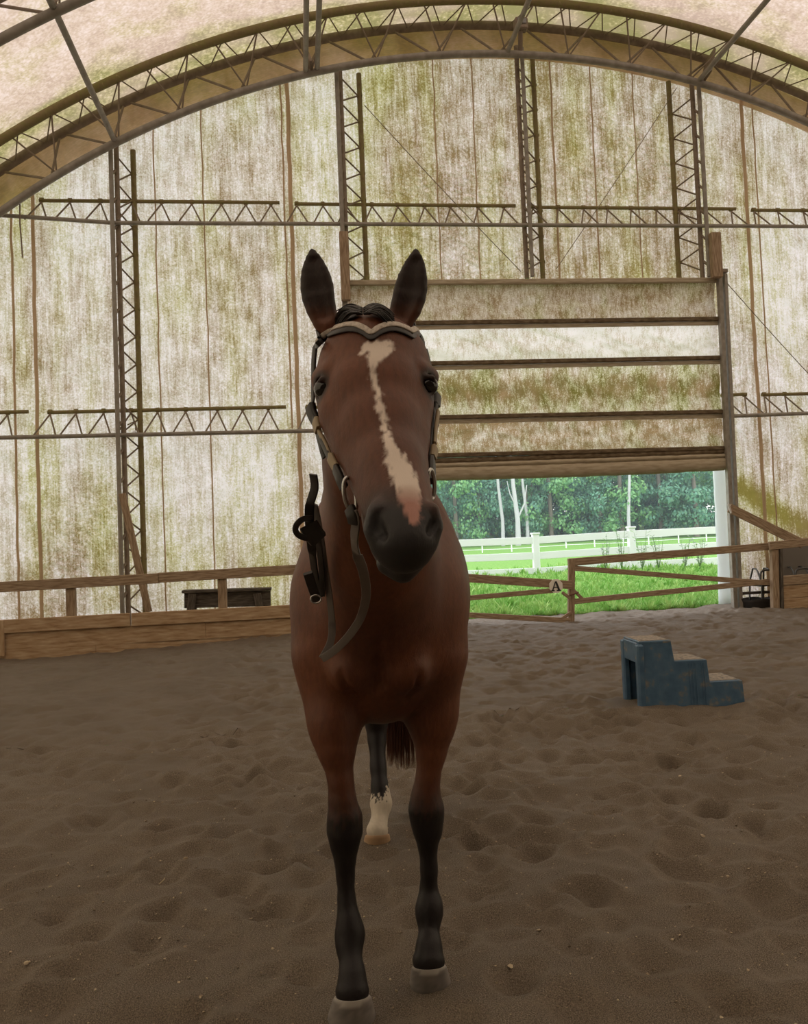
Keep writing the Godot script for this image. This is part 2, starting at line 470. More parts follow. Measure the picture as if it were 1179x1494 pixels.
func arch_truss(label: String, zi: float, near_open: bool) -> Node3D:
	var t := thing("arch_truss", label, "truss", Vector3(ARC_X, 9.7, zi), "arched roof trusses")
	var zf := zi - .38
	var zn := zi + .28
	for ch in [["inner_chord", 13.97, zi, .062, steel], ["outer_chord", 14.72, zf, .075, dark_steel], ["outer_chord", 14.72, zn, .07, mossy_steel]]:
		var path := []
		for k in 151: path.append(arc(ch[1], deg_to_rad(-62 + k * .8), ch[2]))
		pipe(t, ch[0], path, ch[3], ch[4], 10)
	for k in 53:
		var p0 := deg_to_rad(-61 + k * 2.3)
		var p1 := p0 + deg_to_rad(1.0)
		var p2 := p0 + deg_to_rad(2.1)
		var p3 := p0 + deg_to_rad(1.3)
		if k % 2 == 0:
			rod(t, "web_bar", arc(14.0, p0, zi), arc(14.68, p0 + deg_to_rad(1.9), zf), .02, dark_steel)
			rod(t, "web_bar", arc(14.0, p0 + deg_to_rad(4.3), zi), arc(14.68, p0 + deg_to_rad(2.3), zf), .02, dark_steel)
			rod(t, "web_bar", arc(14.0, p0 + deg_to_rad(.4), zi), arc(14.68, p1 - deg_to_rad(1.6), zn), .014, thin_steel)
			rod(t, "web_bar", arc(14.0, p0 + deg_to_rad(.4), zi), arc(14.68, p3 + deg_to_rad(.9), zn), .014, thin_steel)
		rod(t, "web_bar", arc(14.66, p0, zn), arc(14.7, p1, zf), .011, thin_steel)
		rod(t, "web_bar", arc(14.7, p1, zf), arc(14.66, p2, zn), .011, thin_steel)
	return t

func build_frame() -> void:
	arch_truss("grey tubular arched truss standing against the end wall", -13.2, false)
	arch_truss("grey tubular arched truss under the roof away from the end wall", -10.0, true)
	# purlins along the building
	for p in [[-2.755, "single purlin pipe above the wall post beside the bench"], [.34, "one of the paired purlin pipes meeting at a bracket on the arch"], [.53, "one of the paired purlin pipes meeting at a bracket on the arch"], [3.8, "purlin pipe running to the floodlight box on the arch"], [7.255, "purlin pipe above the post at the door track"]]:
		var y: float = ARC_Y + sqrt(14.0 * 14.0 - (p[0] - ARC_X) * (p[0] - ARC_X))
		var t := thing("purlin", p[1], "pipe", Vector3(p[0], y, -9.9), "roof purlins")
		rod(t, "pipe", Vector3(p[0], y, -13.15), Vector3(p[0], y, -6.6), .043, steel)
		if p[0] > .5 and p[0] < .6:
			board(t, "bracket", Vector3(.44, y - .02, -13.08), Vector3(.30, y + .55, -13.35), .2, .05, dark_steel, Vector3.BACK)
		if p[0] > 7:
			board(t, "bracket", Vector3(7.35, y, -13.1), Vector3(7.62, y + .6, -13.4), .3, .04, dark_steel, Vector3.BACK)
		if p[0] < -2:
			board(t, "bracket", Vector3(p[0], y, -13.15), Vector3(p[0] - .12, y + .3, -13.3), .1, .03, dark_steel, Vector3.BACK)
	# ---- wall posts: three tubes laced together
	var rng := RandomNumberGenerator.new()
	rng.seed = 7
	for p in [["galvanised lattice wall post left clear of the door, beside the bench", -2.865, -2.8, -2.58, 0.0, 8.0], ["lattice wall post rising from the end of the door top", .865, .93, 1.275, 5.6, 9.45], ["lattice wall post at the middle of the door top, under the floodlight", 4.12, 4.055, 4.42, 5.9, 9.95], ["lattice wall post beside the upper cable, at the door track end", 7.365, 7.3, 6.975, 5.9, 9.5]]:
		var lab: String = p[0].replace("left clear of", "standing away from")
		var t := thing("lattice_post", lab, "post", Vector3(p[1], p[4], WALL_Z + .4), "lattice wall posts")
		var top: float = p[5]
		rod(t, "front_tube", Vector3(p[1], p[4], WALL_Z + .45), Vector3(p[1], top, WALL_Z + .45), .037, steel)
		rod(t, "front_tube", Vector3(p[2], p[4], WALL_Z + .33), Vector3(p[2], top + .1, WALL_Z + .33), .042, dark_steel)
		rod(t, "wall_tube", Vector3(p[3], p[4], WALL_Z + .09), Vector3(p[3], top + .15, WALL_Z + .09), .045, mossy_steel)
		var y: float = p[4] + .15
		while y < top - .45:
			var s := .23
			var side := signf(p[3] - p[1])
			for c in [[p[2], WALL_Z + .33]]:
				rod(t, "web_bar", Vector3(c[0], y, c[1]), Vector3(p[3] - side * .03, y + s, WALL_Z + .1), .014, thin_steel)
				rod(t, "web_bar", Vector3(p[3] - side * .03, y + s, WALL_Z + .1), Vector3(c[0], y + s * 2.0 - .04, c[1]), .014, thin_steel)
			rod(t, "clamp", Vector3(p[3] - side * .05, y + s, WALL_Z + .1), Vector3(p[3] + side * .045, y + s, WALL_Z + .1), .03, mossy_steel)
			rod(t, "tie_bar", Vector3(p[1], y + .05, WALL_Z + .45), Vector3(p[2], y + .2, WALL_Z + .33), .022, dark_steel)
			y += s * 2.0
	# ---- girts: a steel tube with a mossy rail laced above it
	for g in [["galvanised girt truss crossing the end wall above the door", -4.55, 11.0, 6.80, 7.27, [[-4.1, -.17], [.08, 3.98], [4.25, 8.15], [8.46, 11.0]]], ["galvanised girt truss crossing the wall beside the bench, below door height", -6.0, .75, 3.30, 3.745, [[-6.0, -4.34], [-4.04, -.18], [.14, .8]]], ["short galvanised girt truss running from the door track", 7.6, 11.0, 3.40, 3.83, [[7.66, 8.15], [8.45, 11.0]]]]:
		var t := thing("girt_truss", g[0], "truss", Vector3(g[1], g[3], WALL_Z + .4), "wall girts")
		if g[3] > 6.0: rod(t, "tube", Vector3(-4.75, 6.89, WALL_Z + .42), Vector3(-2.86, 6.775, WALL_Z + .42), .034, steel)
		rod(t, "tube", Vector3(g[1] if g[3] < 6.0 else -2.9, g[3] - (.025 if g[3] > 6.0 else 0.0), WALL_Z + .42), Vector3(g[2], g[3] + (.05 if g[2] > 9 else 0.0), WALL_Z + .42), .034, steel)
		for s in g[5]:
			rod(t, "rail", Vector3(s[0], g[4], WALL_Z + .09), Vector3(s[1], g[4] + .02, WALL_Z + .09), .031, mossy_steel)
			var x: float = s[0] + .04
			while x < s[1] + .02:
				rod(t, "web_bar", Vector3(x, g[4] - .03, WALL_Z + .1), Vector3(x - .17, g[3] + .02, WALL_Z + .42), .014, thin_steel)
				rod(t, "web_bar", Vector3(x, g[4] - .03, WALL_Z + .1), Vector3(x + .17, g[3] + .02, WALL_Z + .42), .014, thin_steel)
				rod(t, "clamp", Vector3(x - .03, g[4] + .01, WALL_Z + .09), Vector3(x + .03, g[4] + .01, WALL_Z + .09), .04, mossy_steel)
				x += rng.randf_range(.40, .52)
	# ---- wood blocking over the door ends
	for b in [[.80, .95, 5.45, 6.6, "brown timber post above the door end, on the lattice post"], [7.36, 7.54, 5.85, 6.65, "brown timber post above the door track"]]:
		var o := board(self, "timber_post", Vector3((b[0] + b[1]) * .5, b[2], WALL_Z + .55), Vector3((b[0] + b[1]) * .5, b[3], WALL_Z + .55), b[1] - b[0], .12, wood, Vector3.RIGHT)
		meta(o, b[4], "post")
	# ---- cables
	for c in [[Vector3(7.66, 5.92, -13.5), Vector3(9.9, 3.42, -13.5), "thin steel brace cable slanting down from the door track top"], [Vector3(1.34, 8.95, -13.6), Vector3(3.98, 6.05, -13.6), "thin cable slanting down to the middle of the door top"], [Vector3(7.05, 9.45, -13.6), Vector3(4.62, 6.1, -13.6), "thin cable slanting down from the post above the door track"]]:
		var path := []
		for k in 13: path.append(c[0].lerp(c[1], k / 12.0) + Vector3(0, -.03 * sin(PI * k / 12.0), 0))
		var o := pipe(self, "brace_cable", path, .007, dark_steel, 6)
		meta(o, c[2], "cable", "brace cables")
	var hang := pipe(self, "frayed_cord", [at_z(29, 298, -13.3), at_z(29, 325, -13.3), at_z(31, 350, -13.3), at_z(33, 376, -13.3)], .012, dark_steel, 6)
	meta(hang, "dark frayed cord hanging from the arch beside the upper girt", "cord")
	# floodlight box on the arch
	var f := thing("floodlight", "small dark box floodlight clamped on the arch over the middle post", "light", Vector3(3.99, 10.08, -12.98))
	part(f, "housing", chamfered(Vector3(.22, .2, .16), .02), dark_steel, Transform3D(Basis(), Vector3(3.99, 10.08, -12.98)))
	part(f, "lens", chamfered(Vector3(.15, .09, .02), .006), mat("lens_glass", Color(.2, .2, .19), .2), Transform3D(Basis(), Vector3(3.99, 10.1, -12.89)))
	rod(f, "bracket", Vector3(3.99, 10.0, -13.0), Vector3(4.03, 9.75, -13.2), .04, dark_steel)
	# white bulb hung on the first post
	var h := thing("hanging_bulb", "small white bulb hanging from a hook on the lattice post", "bulb", at_z(197, 632, -13.5))
	var bs := SphereMesh.new()
	bs.radius = .038; bs.height = .076
	part(h, "bulb", bs, mat("white_glass", Color(.85, .88, .95), .2), Transform3D(Basis(), at_z(196.5, 632, -13.5)))
	pipe(h, "hook", [at_z(186, 620, -13.5), at_z(198, 614, -13.5), at_z(198, 628, -13.5)], .012, dark_steel, 6)

func build_door() -> void:
	var bars := [5.83, 5.13, 4.43, 3.49, 2.84]
	var dn := noise(71, .5, 3)
	var amount := func(u: float, v: float) -> float:
		var x := .9 + u * 6.65
		var y := 5.9 - v * 3.2
		var a := .1
		if y > 5.13: a = .52
		elif y > 4.43: a = .0 + .3 * bump_at(x, y, 3.6, 4.8, .7, .5)
		elif y > 3.49: a = .52 + .45 * bump_at(0, y, 0, 3.95, 1, .22)
		else: a = .66 + .2 * bump_at(0, y, 0, 3.4, 1, .15)
		return a + .22 * dn.get_noise_2d(x * 1.6, y * 3.0)
	var olive := func(_u: float, v: float) -> float:
		var y := 5.9 - v * 3.2
		return .6 if y > 3.49 and y < 4.43 else .08
	var tex := stain_tex(1024, 512, 73, 2, amount, olive, Color(.9, .83, .84), Color(.32, .21, .11), Color(.17, .14, .035))
	var dfab := fabric("door_fabric", tex)
	var dfab2 := fabric("door_fabric_double", tex, .5)
	var sleeve := grained(mat("pole_sleeve_fabric", Color.WHITE, .85, .2), ramp_tex(75, .02, [[0, Color(.09, .062, .038)], [.5, Color(.15, .11, .07)], [1, Color(.24, .185, .12)]], 256), Vector3(1, 3, 3), true)
	var pale := grained(mat("door_roll_fabric", Color.WHITE, .85, .2), ramp_tex(76, .02, [[0, Color(.3, .245, .17)], [.5, Color(.42, .35, .25)], [1, Color(.5, .43, .33)]], 256), Vector3(.6, 4, 4), true)
	var d := thing("fold_up_door", "stained fabric fold-up door hanging half raised over the arena opening", "door", Vector3(4.2, 2.45, -13.5))
	var wn := noise(77, .9, 4)
	for k in 4:
		var mb := MB.new()
		var rows := []
		for j in 19:
			var t := j / 18.0
			var y: float = lerpf(bars[k + 1], bars[k], t)
			var row := []
			for i in 134:
				var x := .88 + i * .05
				var belly := sin(PI * t)
				row.append(Vector3(x, y, -13.52 - .05 * belly + belly * .06 * wn.get_noise_2d(x * 1.6 + y * (1.4 if k < 2 else .3), y * 3.0 + k * 9.0) + .02 * belly * wn.get_noise_2d(x * 6.0 - y * 7.0, y * 5.0)))
			rows.append(row)
		mb.grid(rows)
		for q in mb.uv.size(): mb.uv[q] = Vector2((mb.v[q].x - .9) / 6.65, (5.9 - mb.v[q].y) / 3.2)
		part(d, "fabric_panel", mb.mesh(), dfab2 if k == 0 else dfab)
	for k in 5:
		var y: float = bars[k]
		var dy := .06 if k in [0, 1, 2] else .0
		var m: Material = sleeve if k > 0 else pale
		board(d, "pole_sleeve", Vector3(.86, y - dy * .5, -13.47), Vector3(7.55, y + dy * .5, -13.47), .075 if k > 0 else .09, .07, m, Vector3.UP, .025)
		if k > 0:
			board(d, "sleeve_hem", Vector3(.86, y - .075 - dy * .5, -13.49), Vector3(7.53, y - .075 + dy * .5, -13.49), .07, .02, pale, Vector3.UP, .008)
	# the gathered bottom edge: folds of fabric under the last pole
	for fo in [[[[2.80, .05], [2.765, .075], [2.73, .06], [2.715, .02]], sleeve], [[[2.735, .03], [2.715, .085], [2.68, .09], [2.655, .05], [2.645, .01]], pale], [[[2.665, .02], [2.65, .08], [2.60, .105], [2.54, .10], [2.49, .07], [2.465, .01], [2.47, -.05], [2.5, -.08]], pale]]:
		var fm := MB.new()
		var frows := []
		for q in fo[0]:
			var frow := []
			for i in 67:
				var t := i / 66.0
				var sag: float = .06 * sin(PI * minf(t * .75, 1.0)) * (2.78 - q[0]) / .3
				frow.append(Vector3(.88 + 6.62 * t, q[0] - sag + .05 * (t - .5) + .012 * wn.get_noise_2d(t * 22.0, q[0] * 30.0), -13.52 + q[1] + .012 * wn.get_noise_2d(t * 30.0, q[0] * 20.0)))
			frows.push_front(frow)
		fm.grid(frows)
		part(d, "gathered_fold", fm.mesh(), fo[1])
	# steel track beside the opening, and the white jamb outside
	var tr := thing("door_track", "dark steel door track standing at the side of the opening", "post", Vector3(7.55, 0, -13.4))
	board(tr, "channel", Vector3(7.5, -.05, -13.42), Vector3(7.56, 5.98, -13.42), .075, .1, steel, Vector3.RIGHT)
	board(tr, "channel", Vector3(7.60, -.05, -13.40), Vector3(7.66, 5.95, -13.40), .06, .08, steel, Vector3.RIGHT)
	part(tr, "cap", chamfered(Vector3(.2, .07, .14), .01), dark_steel, Transform3D(Basis(), Vector3(7.6, 6.0, -13.42)))
	var tl := thing("door_track", "dark steel door track standing behind the horse", "post", Vector3(.9, 0, -13.4))
	board(tl, "channel", Vector3(.86, -.05, -13.42), Vector3(.86, 5.5, -13.42), .09, .1, steel, Vector3.RIGHT)
	var jm := mat("white_sheet_plastic", Color(.8, .88, .94), .45)
	jm.backlight_enabled = true
	jm.backlight = Color(.95, .95, .95)
	var jamb := MB.new()
	var jr := []
	for j in 30:
		var y := lerpf(-.03, 2.75, j / 29.0)
		var row := []
		for k in 12:
			var a := TAU * k / 12.0
			var wob := 1.0 + .12 * wn.get_noise_2d(y * 4.0, k * 3.0) + (.2 * exp(-y * 5.0))
			row.append(Vector3(7.66 + cos(a) * .125 * wob + .008 * y, y, -14.0 - sin(a) * .085 * wob))
		jr.append(row)
	jamb.grid(jr, Color.WHITE, true)
	var jo := part(self, "wrapped_post", jamb.mesh(), jm)
	meta(jo, "white plastic-wrapped post standing outside the door opening", "post")

# ================================================================ the ground
var sand_a: FastNoiseLite
var sand_b: FastNoiseLite
func sand_base(x: float, z: float) -> float:      # the smooth lie of the sand
	var h := .012 * sand_a.get_noise_2d(x, z) * 2.0
	h += .07 * exp(-((x - .3) * (x - .3) / 6.0 + (z + 12.6) * (z + 12.6) / .8))
	h -= .05 * exp(-((x + 4.3) * (x + 4.3) / 4.0 + (z + 12.2) * (z + 12.2) / 2.0))
	h += .03 * exp(-((x - 7.6) * (x - 7.6) / 3.0 + (z + 13.5) * (z + 13.5) / .6))
	return h

class Patch:
	var x0: float; var z0: float; var s: float; var nx: int; var nz: int
	var h := PackedFloat32Array()

func sand_patch(x0: float, z0: float, x1: float, z1: float, s: float) -> Patch:
	var p := Patch.new()
	p.x0 = x0; p.z0 = z0; p.s = s
	p.nx = int(round((x1 - x0) / s)) + 1
	p.nz = int(round((z1 - z0) / s)) + 1
	p.h.resize(p.nx * p.nz)
	for j in p.nz:
		for i in p.nx:
			var x := x0 + i * s
			var z := z0 + j * s
			var r := sand_b.get_noise_2d(x, z)
			p.h[j * p.nx + i] = sand_base(x, z) + .036 * r + .014 * sand_b.get_noise_2d(x * 3.4 + 50.0, z * 3.4)
	return p
func stamp(p: Patch, c: Vector3, rad: float, depth: float, turn: float, flat: float) -> void:
	var reach := rad * 2.1
	var i0 := maxi(int((c.x - reach - p.x0) / p.s), 0)
	var i1 := mini(int((c.x + reach - p.x0) / p.s) + 1, p.nx - 1)
	var j0 := maxi(int((c.z - reach - p.z0) / p.s), 0)
	var j1 := mini(int((c.z + reach - p.z0) / p.s) + 1, p.nz - 1)
	var ct := cos(turn)
	var st := sin(turn)
	for j in range(j0, j1 + 1):
		for i in range(i0, i1 + 1):
			var dx := p.x0 + i * p.s - c.x
			var dz := p.z0 + j * p.s - c.z
			var u := (dx * ct + dz * st) / rad
			var w := (-dx * st + dz * ct) / (rad * flat)
			var q := sqrt(u * u + w * w)
			if q > 2.1: continue
			var bowl := -1.0 / (1.0 + exp((q - .8) * 6.5))
			var lip := .42 * exp(-(q - 1.15) * (q - 1.15) / .07) * (1.0 + .7 * u / maxf(q, .1))
			p.h[j * p.nx + i] += depth * (bowl * (1.0 + .35 * u) + lip)

func build_sand(feet: Array) -> void:
	sand_a = noise(81, .35, 2)
	sand_b = noise(82, 1.7, 3)
	var patches := [sand_patch(-2.6, -6.2, 4.0, -1.4, .025), sand_patch(-6.0, -14.0, 11.0, -6.2, .04)]
	var rng := RandomNumberGenerator.new()
	rng.seed = 5
	for k in 6000:
		var far := k % 4 != 0
		var c := Vector3(rng.randf_range(-5.5, 10.5) if far else rng.randf_range(-2.7, 4.2), 0, rng.randf_range(-13.6, -5.6) if far else rng.randf_range(-6.4, -1.4))
		var rad := rng.randf_range(.055, .10)
		var depth := rng.randf_range(.012, .042) * (1.0 if c.z < -3.5 else .85)
		var turn := rng.randf_range(0, TAU)
		var flat := rng.randf_range(.8, 1.25)
		if c.x < -1.0 and c.z > -10.5: depth *= .6
		var near_foot := false
		for f in feet:
			if Vector2(f.x - c.x, f.z - c.z).length() < .17: near_foot = true
		if near_foot or (c.x > 2.5 and c.x < 3.55 and c.z > -6.65 and c.z < -5.95): continue
		for p in patches: stamp(p, c, rad, depth, turn, flat)
	for p: Patch in patches:      # loose sand slumps
		var q := p.h.duplicate()
		for j in range(1, p.nz - 1):
			for i in range(1, p.nx - 1):
				var k := j * p.nx + i
				p.h[k] = q[k] * .4 + (q[k - 1] + q[k + 1] + q[k - p.nx] + q[k + p.nx]) * .15
	var fl := thing("floor", "dark brown arena sand churned by hoof prints", "sand", Vector3(2, 0, -7), "", "structure")
	var tex := ramp_tex(83, .09, [[0.2, Color(.075, .055, .038)], [.42, Color(.16, .122, .086)], [.55, Color(.21, .163, .118)], [.75, Color(.35, .28, .21)]], 1024, 6)
	var m := grained(mat("arena_sand", Color.WHITE, .8, .5), tex, Vector3(1.9, 1.9, 1.9), true, grey_tex(84, .13, 1024, 4), .75)
	m.detail_enabled = true
	m.detail_albedo = ramp_tex(85, .008, [[0, Color(.72, .68, .62)], [.5, Color(.93, .93, .93)], [1, Color(1, 1, 1)]], 512, 4)
	m.detail_blend_mode = BaseMaterial3D.BLEND_MODE_MUL
	m.detail_uv_layer = BaseMaterial3D.DETAIL_UV_2
	m.uv2_triplanar = true
	m.uv2_world_triplanar = true
	m.uv2_scale = Vector3(.21, .21, .21)
	for p: Patch in patches:
		var mb := MB.new()
		mb.v.resize(p.nx * p.nz); mb.n.resize(p.nx * p.nz); mb.c.resize(p.nx * p.nz); mb.uv.resize(p.nx * p.nz)
		for j in p.nz:
			for i in p.nx:
				var k := j * p.nx + i
				var hx := (p.h[j * p.nx + mini(i + 1, p.nx - 1)] - p.h[j * p.nx + maxi(i - 1, 0)]) / (2 * p.s)
				var hz := (p.h[mini(j + 1, p.nz - 1) * p.nx + i] - p.h[maxi(j - 1, 0) * p.nx + i]) / (2 * p.s)
				mb.v[k] = Vector3(p.x0 + i * p.s, p.h[k], p.z0 + j * p.s)
				mb.n[k] = Vector3(-hx, 1, -hz).normalized()
				mb.c[k] = Color.WHITE
		for j in p.nz - 1:
			for i in p.nx - 1:
				var a := j * p.nx + i
				mb.ix.append_array([a, a + 1, a + p.nx, a + 1, a + p.nx + 1, a + p.nx])
		part(fl, "sand", mb.mesh(), m)
	var rest := MB.new()
	for q in [[-10.4, -14.0, -6.0, 7.2], [11.0, -14.0, 18.4, 7.2], [-6.0, -6.2, -2.6, 7.2], [4.0, -6.2, 11.0, 7.2], [-2.6, -1.4, 4.0, 7.2]]:
		rest.quad(Vector3(q[0], 0, q[1]), Vector3(q[0], 0, q[3]), Vector3(q[2], 0, q[3]), Vector3(q[2], 0, q[1]))
	part(fl, "sand", rest.mesh(), m)
	# pale grit and stones lying on the sand
	var st := MB.new()
	var ico := []
	for k in 6:
		var a := TAU * k / 6
		ico.append(Vector3(cos(a), .25 * sin(k * 2.0), sin(a)))
	for k in 6:
		st.tri(Vector3(0, .7, 0), ico[(k + 1) % 6], ico[k])
		st.tri(Vector3(0, -.5, 0), ico[k], ico[(k + 1) % 6])
	var mm := MultiMesh.new()
	mm.transform_format = MultiMesh.TRANSFORM_3D
	mm.use_colors = true
	mm.mesh = st.mesh()
	mm.instance_count = 5200
	var near: Patch = patches[0]
	for k in 5200:
		var x := rng.randf_range(-2.5, 3.9)
		var z := rng.randf_range(-5.2, -1.6) if k % 5 else rng.randf_range(-6.1, -1.6)
		if sand_a.get_noise_2d(x * 4.0, z * 4.0) < rng.randf_range(-.7, .3): z = lerpf(z, -2.4, .3)
		var i := clampi(int((x - near.x0) / near.s), 0, near.nx - 1)
		var j := clampi(int((z - near.z0) / near.s), 0, near.nz - 1)
		var r := .0017 * exp(rng.randf_range(0.0, 1.25)) * (2.0 if rng.randf() < .02 else 1.0)
		var tint: Color = [Color(.42, .33, .23), Color(.3, .22, .14), Color(.2, .15, .1), Color(.5, .4, .27)][rng.randi() % 4]
		mm.set_instance_transform(k, Transform3D(Basis.from_euler(Vector3(rng.randf(), rng.randf_range(0, TAU), rng.randf())).scaled(Vector3(r, r * .7, r * rng.randf_range(.7, 1.3))), Vector3(x, near.h[j * near.nx + i] + r * .2, z)))
		mm.set_instance_color(k, tint)
	var gm := mat("grit", Color.WHITE, .9)
	gm.vertex_color_use_as_albedo = true
	var grit := MultiMeshInstance3D.new()
	grit.name = "grit"
	grit.multimesh = mm
	grit.material_override = gm
	add_child(grit)
	meta(grit, "pale grit and wood chips scattered over the sand", "grit", "", "stuff")
	# a few stems and one white chip that stand out
	for s in [[[232, 1290, 240, 1281], "pale straw lying on the sand"], [[63, 1299, 76, 1293], "pale straw lying on the sand"]]:
		var e: Array = s[0]
		var a := at_y(e[0], e[1], .012)
		var b := at_y(e[2], e[3], .02)
		var o := pipe(self, "straw", [a, (a + b) * .5 + Vector3(0.01, .006, 0), b], .0018, mat("straw", Color(.5, .4, .25), .8), 5)
		meta(o, s[1], "straw", "straws on the sand")
	var chip := part(self, "chip", chamfered(Vector3(.026, .008, .012), .003), mat("white_chip", Color(.6, .55, .5), .7), Transform3D(Basis(), at_y(1157, 1196, .016)))
	meta(chip, "small white chip lying on the sand away from the horse", "chip")

func field_y(x: float, z: float) -> float:
	var d := -z - 13.9
	var y := 0.0
	var prof := [[-400.0, -.35], [-.25, -.35], [0.0, 0.0], [3.0, .1], [9.3, .38], [30.0, .36], [46.0, .4], [62.0, .9], [80.0, 2.2], [200.0, 8.0], [500.0, 8.0]]
	for k in prof.size() - 1:
		if d >= prof[k][0] and d <= prof[k + 1][0]:
			y = lerpf(prof[k][1], prof[k + 1][1], (d - prof[k][0]) / (prof[k + 1][0] - prof[k][0]))
	return y - .03 + .03 * sin(x * .7) * clampf(d / 8.0, 0, 1) + clampf((x - 6.0) * .012, -.1, .3) * clampf(d / 8.0, 0, 1)

func build_outside() -> void:
	var rng := RandomNumberGenerator.new()
	rng.seed = 9
	var g := thing("field", "bright green pasture sloping up beyond the arena door", "field", Vector3(10, 0, -30), "", "structure")
	var gm := grained(mat("pasture_turf", Color.WHITE, .9, .2), ramp_tex(91, .03, [[0, Color(.08, .18, .04)], [.45, Color(.14, .29, .06)], [.75, Color(.19, .34, .085)], [1, Color(.27, .37, .13)]], 512), Vector3(.45, .45, .45), true)
	var rows := []
	for z in [60.0, 20.0, -13.6, -13.9, -14.6, -15.6, -17.0, -19.0, -21.5, -24.0, -28.0, -34.0, -44.0, -56.0, -72.0, -95.0, -140.0, -260.0]:
		var row := []
		for k in 61: row.append(Vector3(-150 + k * 5.0, field_y(-150 + k * 5.0, z), z))
		rows.append(row)
	var mb := MB.new()
	mb.grid(rows)
	part(g, "turf", mb.mesh(), gm)
	# grass blades near the door
	var tuft := MB.new()
	for b in 9:
		var a := TAU * b / 9 + rng.randf()
		var lean := Vector3(cos(a), 0, sin(a)) * rng.randf_range(.15, .5)
		var h := rng.randf_range(.6, 1.0)
		var side := Vector3(-sin(a), 0, cos(a)) * .06
		var root := Vector3(cos(a), 0, sin(a)) * rng.randf_range(0, .2)
		var mid := root + lean * .4 + Vector3(0, h * .6, 0)
		var tip := root + lean * 1.1 + Vector3(0, h, 0)
		tuft.quad(root - side, root + side, mid + side * .8, mid - side * .8)
		tuft.tri(mid - side * .8, mid + side * .8, tip)
	var mm := MultiMesh.new()
	mm.transform_format = MultiMesh.TRANSFORM_3D
	mm.use_colors = true
	mm.mesh = tuft.mesh()
	var n := 11000
	mm.instance_count = n
	for k in n:
		var d := pow(rng.randf(), 1.6) * 13.0
		var z := -14.0 - d
		var x := rng.randf_range(1.2, 9.0) * (1.0 + d / 26.0)
		var s := rng.randf_range(.05, .13) * (1.0 + 1.1 * float(rng.randf() < .12))
		mm.set_instance_transform(k, Transform3D(Basis(Vector3.UP, rng.randf() * TAU).scaled(Vector3(s * 1.3, s, s * 1.3)), Vector3(x, field_y(x, z) - .01, z)))
		mm.set_instance_color(k, Color(.2, .43, .09).lerp(Color(.42, .6, .2), rng.randf()))
	var bm := mat("grass_blade", Color.WHITE, .7, .3)
	bm.vertex_color_use_as_albedo = true
	bm.backlight_enabled = true
	bm.backlight = Color(.7, .7, .7)
	bm.cull_mode = BaseMaterial3D.CULL_DISABLED
	var grass := MultiMeshInstance3D.new()
	grass.name = "grass"
	grass.multimesh = mm
	grass.material_override = bm
	add_child(grass)
	meta(grass, "tufted green grass growing outside the arena door", "grass", "", "stuff")
	# ---- summer haze over the pasture
	var fog := FogVolume.new()
	fog.name = "haze"
	fog.shape = RenderingServer.FOG_VOLUME_SHAPE_BOX
	fog.size = Vector3(70, 26, 80)
	var fmat := FogMaterial.new()
	fmat.albedo = Color(.93, .97, 1.0)
	fmat.density = .0016
	fog.material = fmat
	add_child(fog)
	fog.position = Vector3(20, 12, -72)
	meta(fog, "thin pale haze over the pasture outside", "haze", "", "stuff")
	# ---- white three-rail fence
	var white := mat("white_vinyl", Color(.86, .88, .9), .5)
	var f := thing("rail_fence", "white three-rail fence crossing the pasture outside", "fence", Vector3(7, .35, -23.3))
	var posts := []
	for k in range(-2, 5):
		var x := 6.9 + k * 2.83
		posts.append(Vector3(x, field_y(x, -23.4 + .13 * (x - 6.9)), -23.4 + .13 * (x - 6.9)))
	for p: Vector3 in posts:
		var po := part(f, "post", chamfered(Vector3(.19, 1.26, .19), .01), white, Transform3D(Basis(), p + Vector3(0, .56, 0)))
		part(po, "cap", chamfered(Vector3(.24, .05, .24), .02), white, Transform3D(Basis(), p + Vector3(0, 1.2, 0)))
	for k in posts.size() - 1:
		for y in [1.0, .54, .08]:
			board(f, "rail", posts[k] + Vector3(0, y, .04), posts[k + 1] + Vector3(0, y, .04), .21, .05, white)
	# ---- thin tape fence farther out
	var tf := thing("tape_fence", "thin white tape paddock fence on slim stakes far across the pasture", "fence", Vector3(15, .6, -59))
	var sp := []
	for k in 17:
		var x := 5.0 + k * 2.1
		var z := -60.0 + .09 * (x - 5.0) + rng.randf_range(-.3, .3)
		sp.append(Vector3(x, field_y(x, z), z))
	for p: Vector3 in sp: rod(tf, "stake", p, p + Vector3(0, .98, 0), .045, white)
	for k in sp.size() - 1:
		for y in [.9, .6, .3]: rod(tf, "tape", sp[k] + Vector3(0, y, 0), sp[k + 1] + Vector3(0, y, 0), .02, white)
	# ---- tall weeds by the white fence
	var weed := mat("weed_leaf", Color(.12, .24, .06), .8)
	weed.backlight_enabled = true
	weed.backlight = Color(.6, .6, .6)
	weed.cull_mode = BaseMaterial3D.CULL_DISABLED
	var spots := [[908, 23.0, 1.3], [884, 23.2, 1.0], [938, 22.8, 1.1], [962, 22.9, .9], [1000, 22.5, 1.0], [1022, 22.4, .8]]
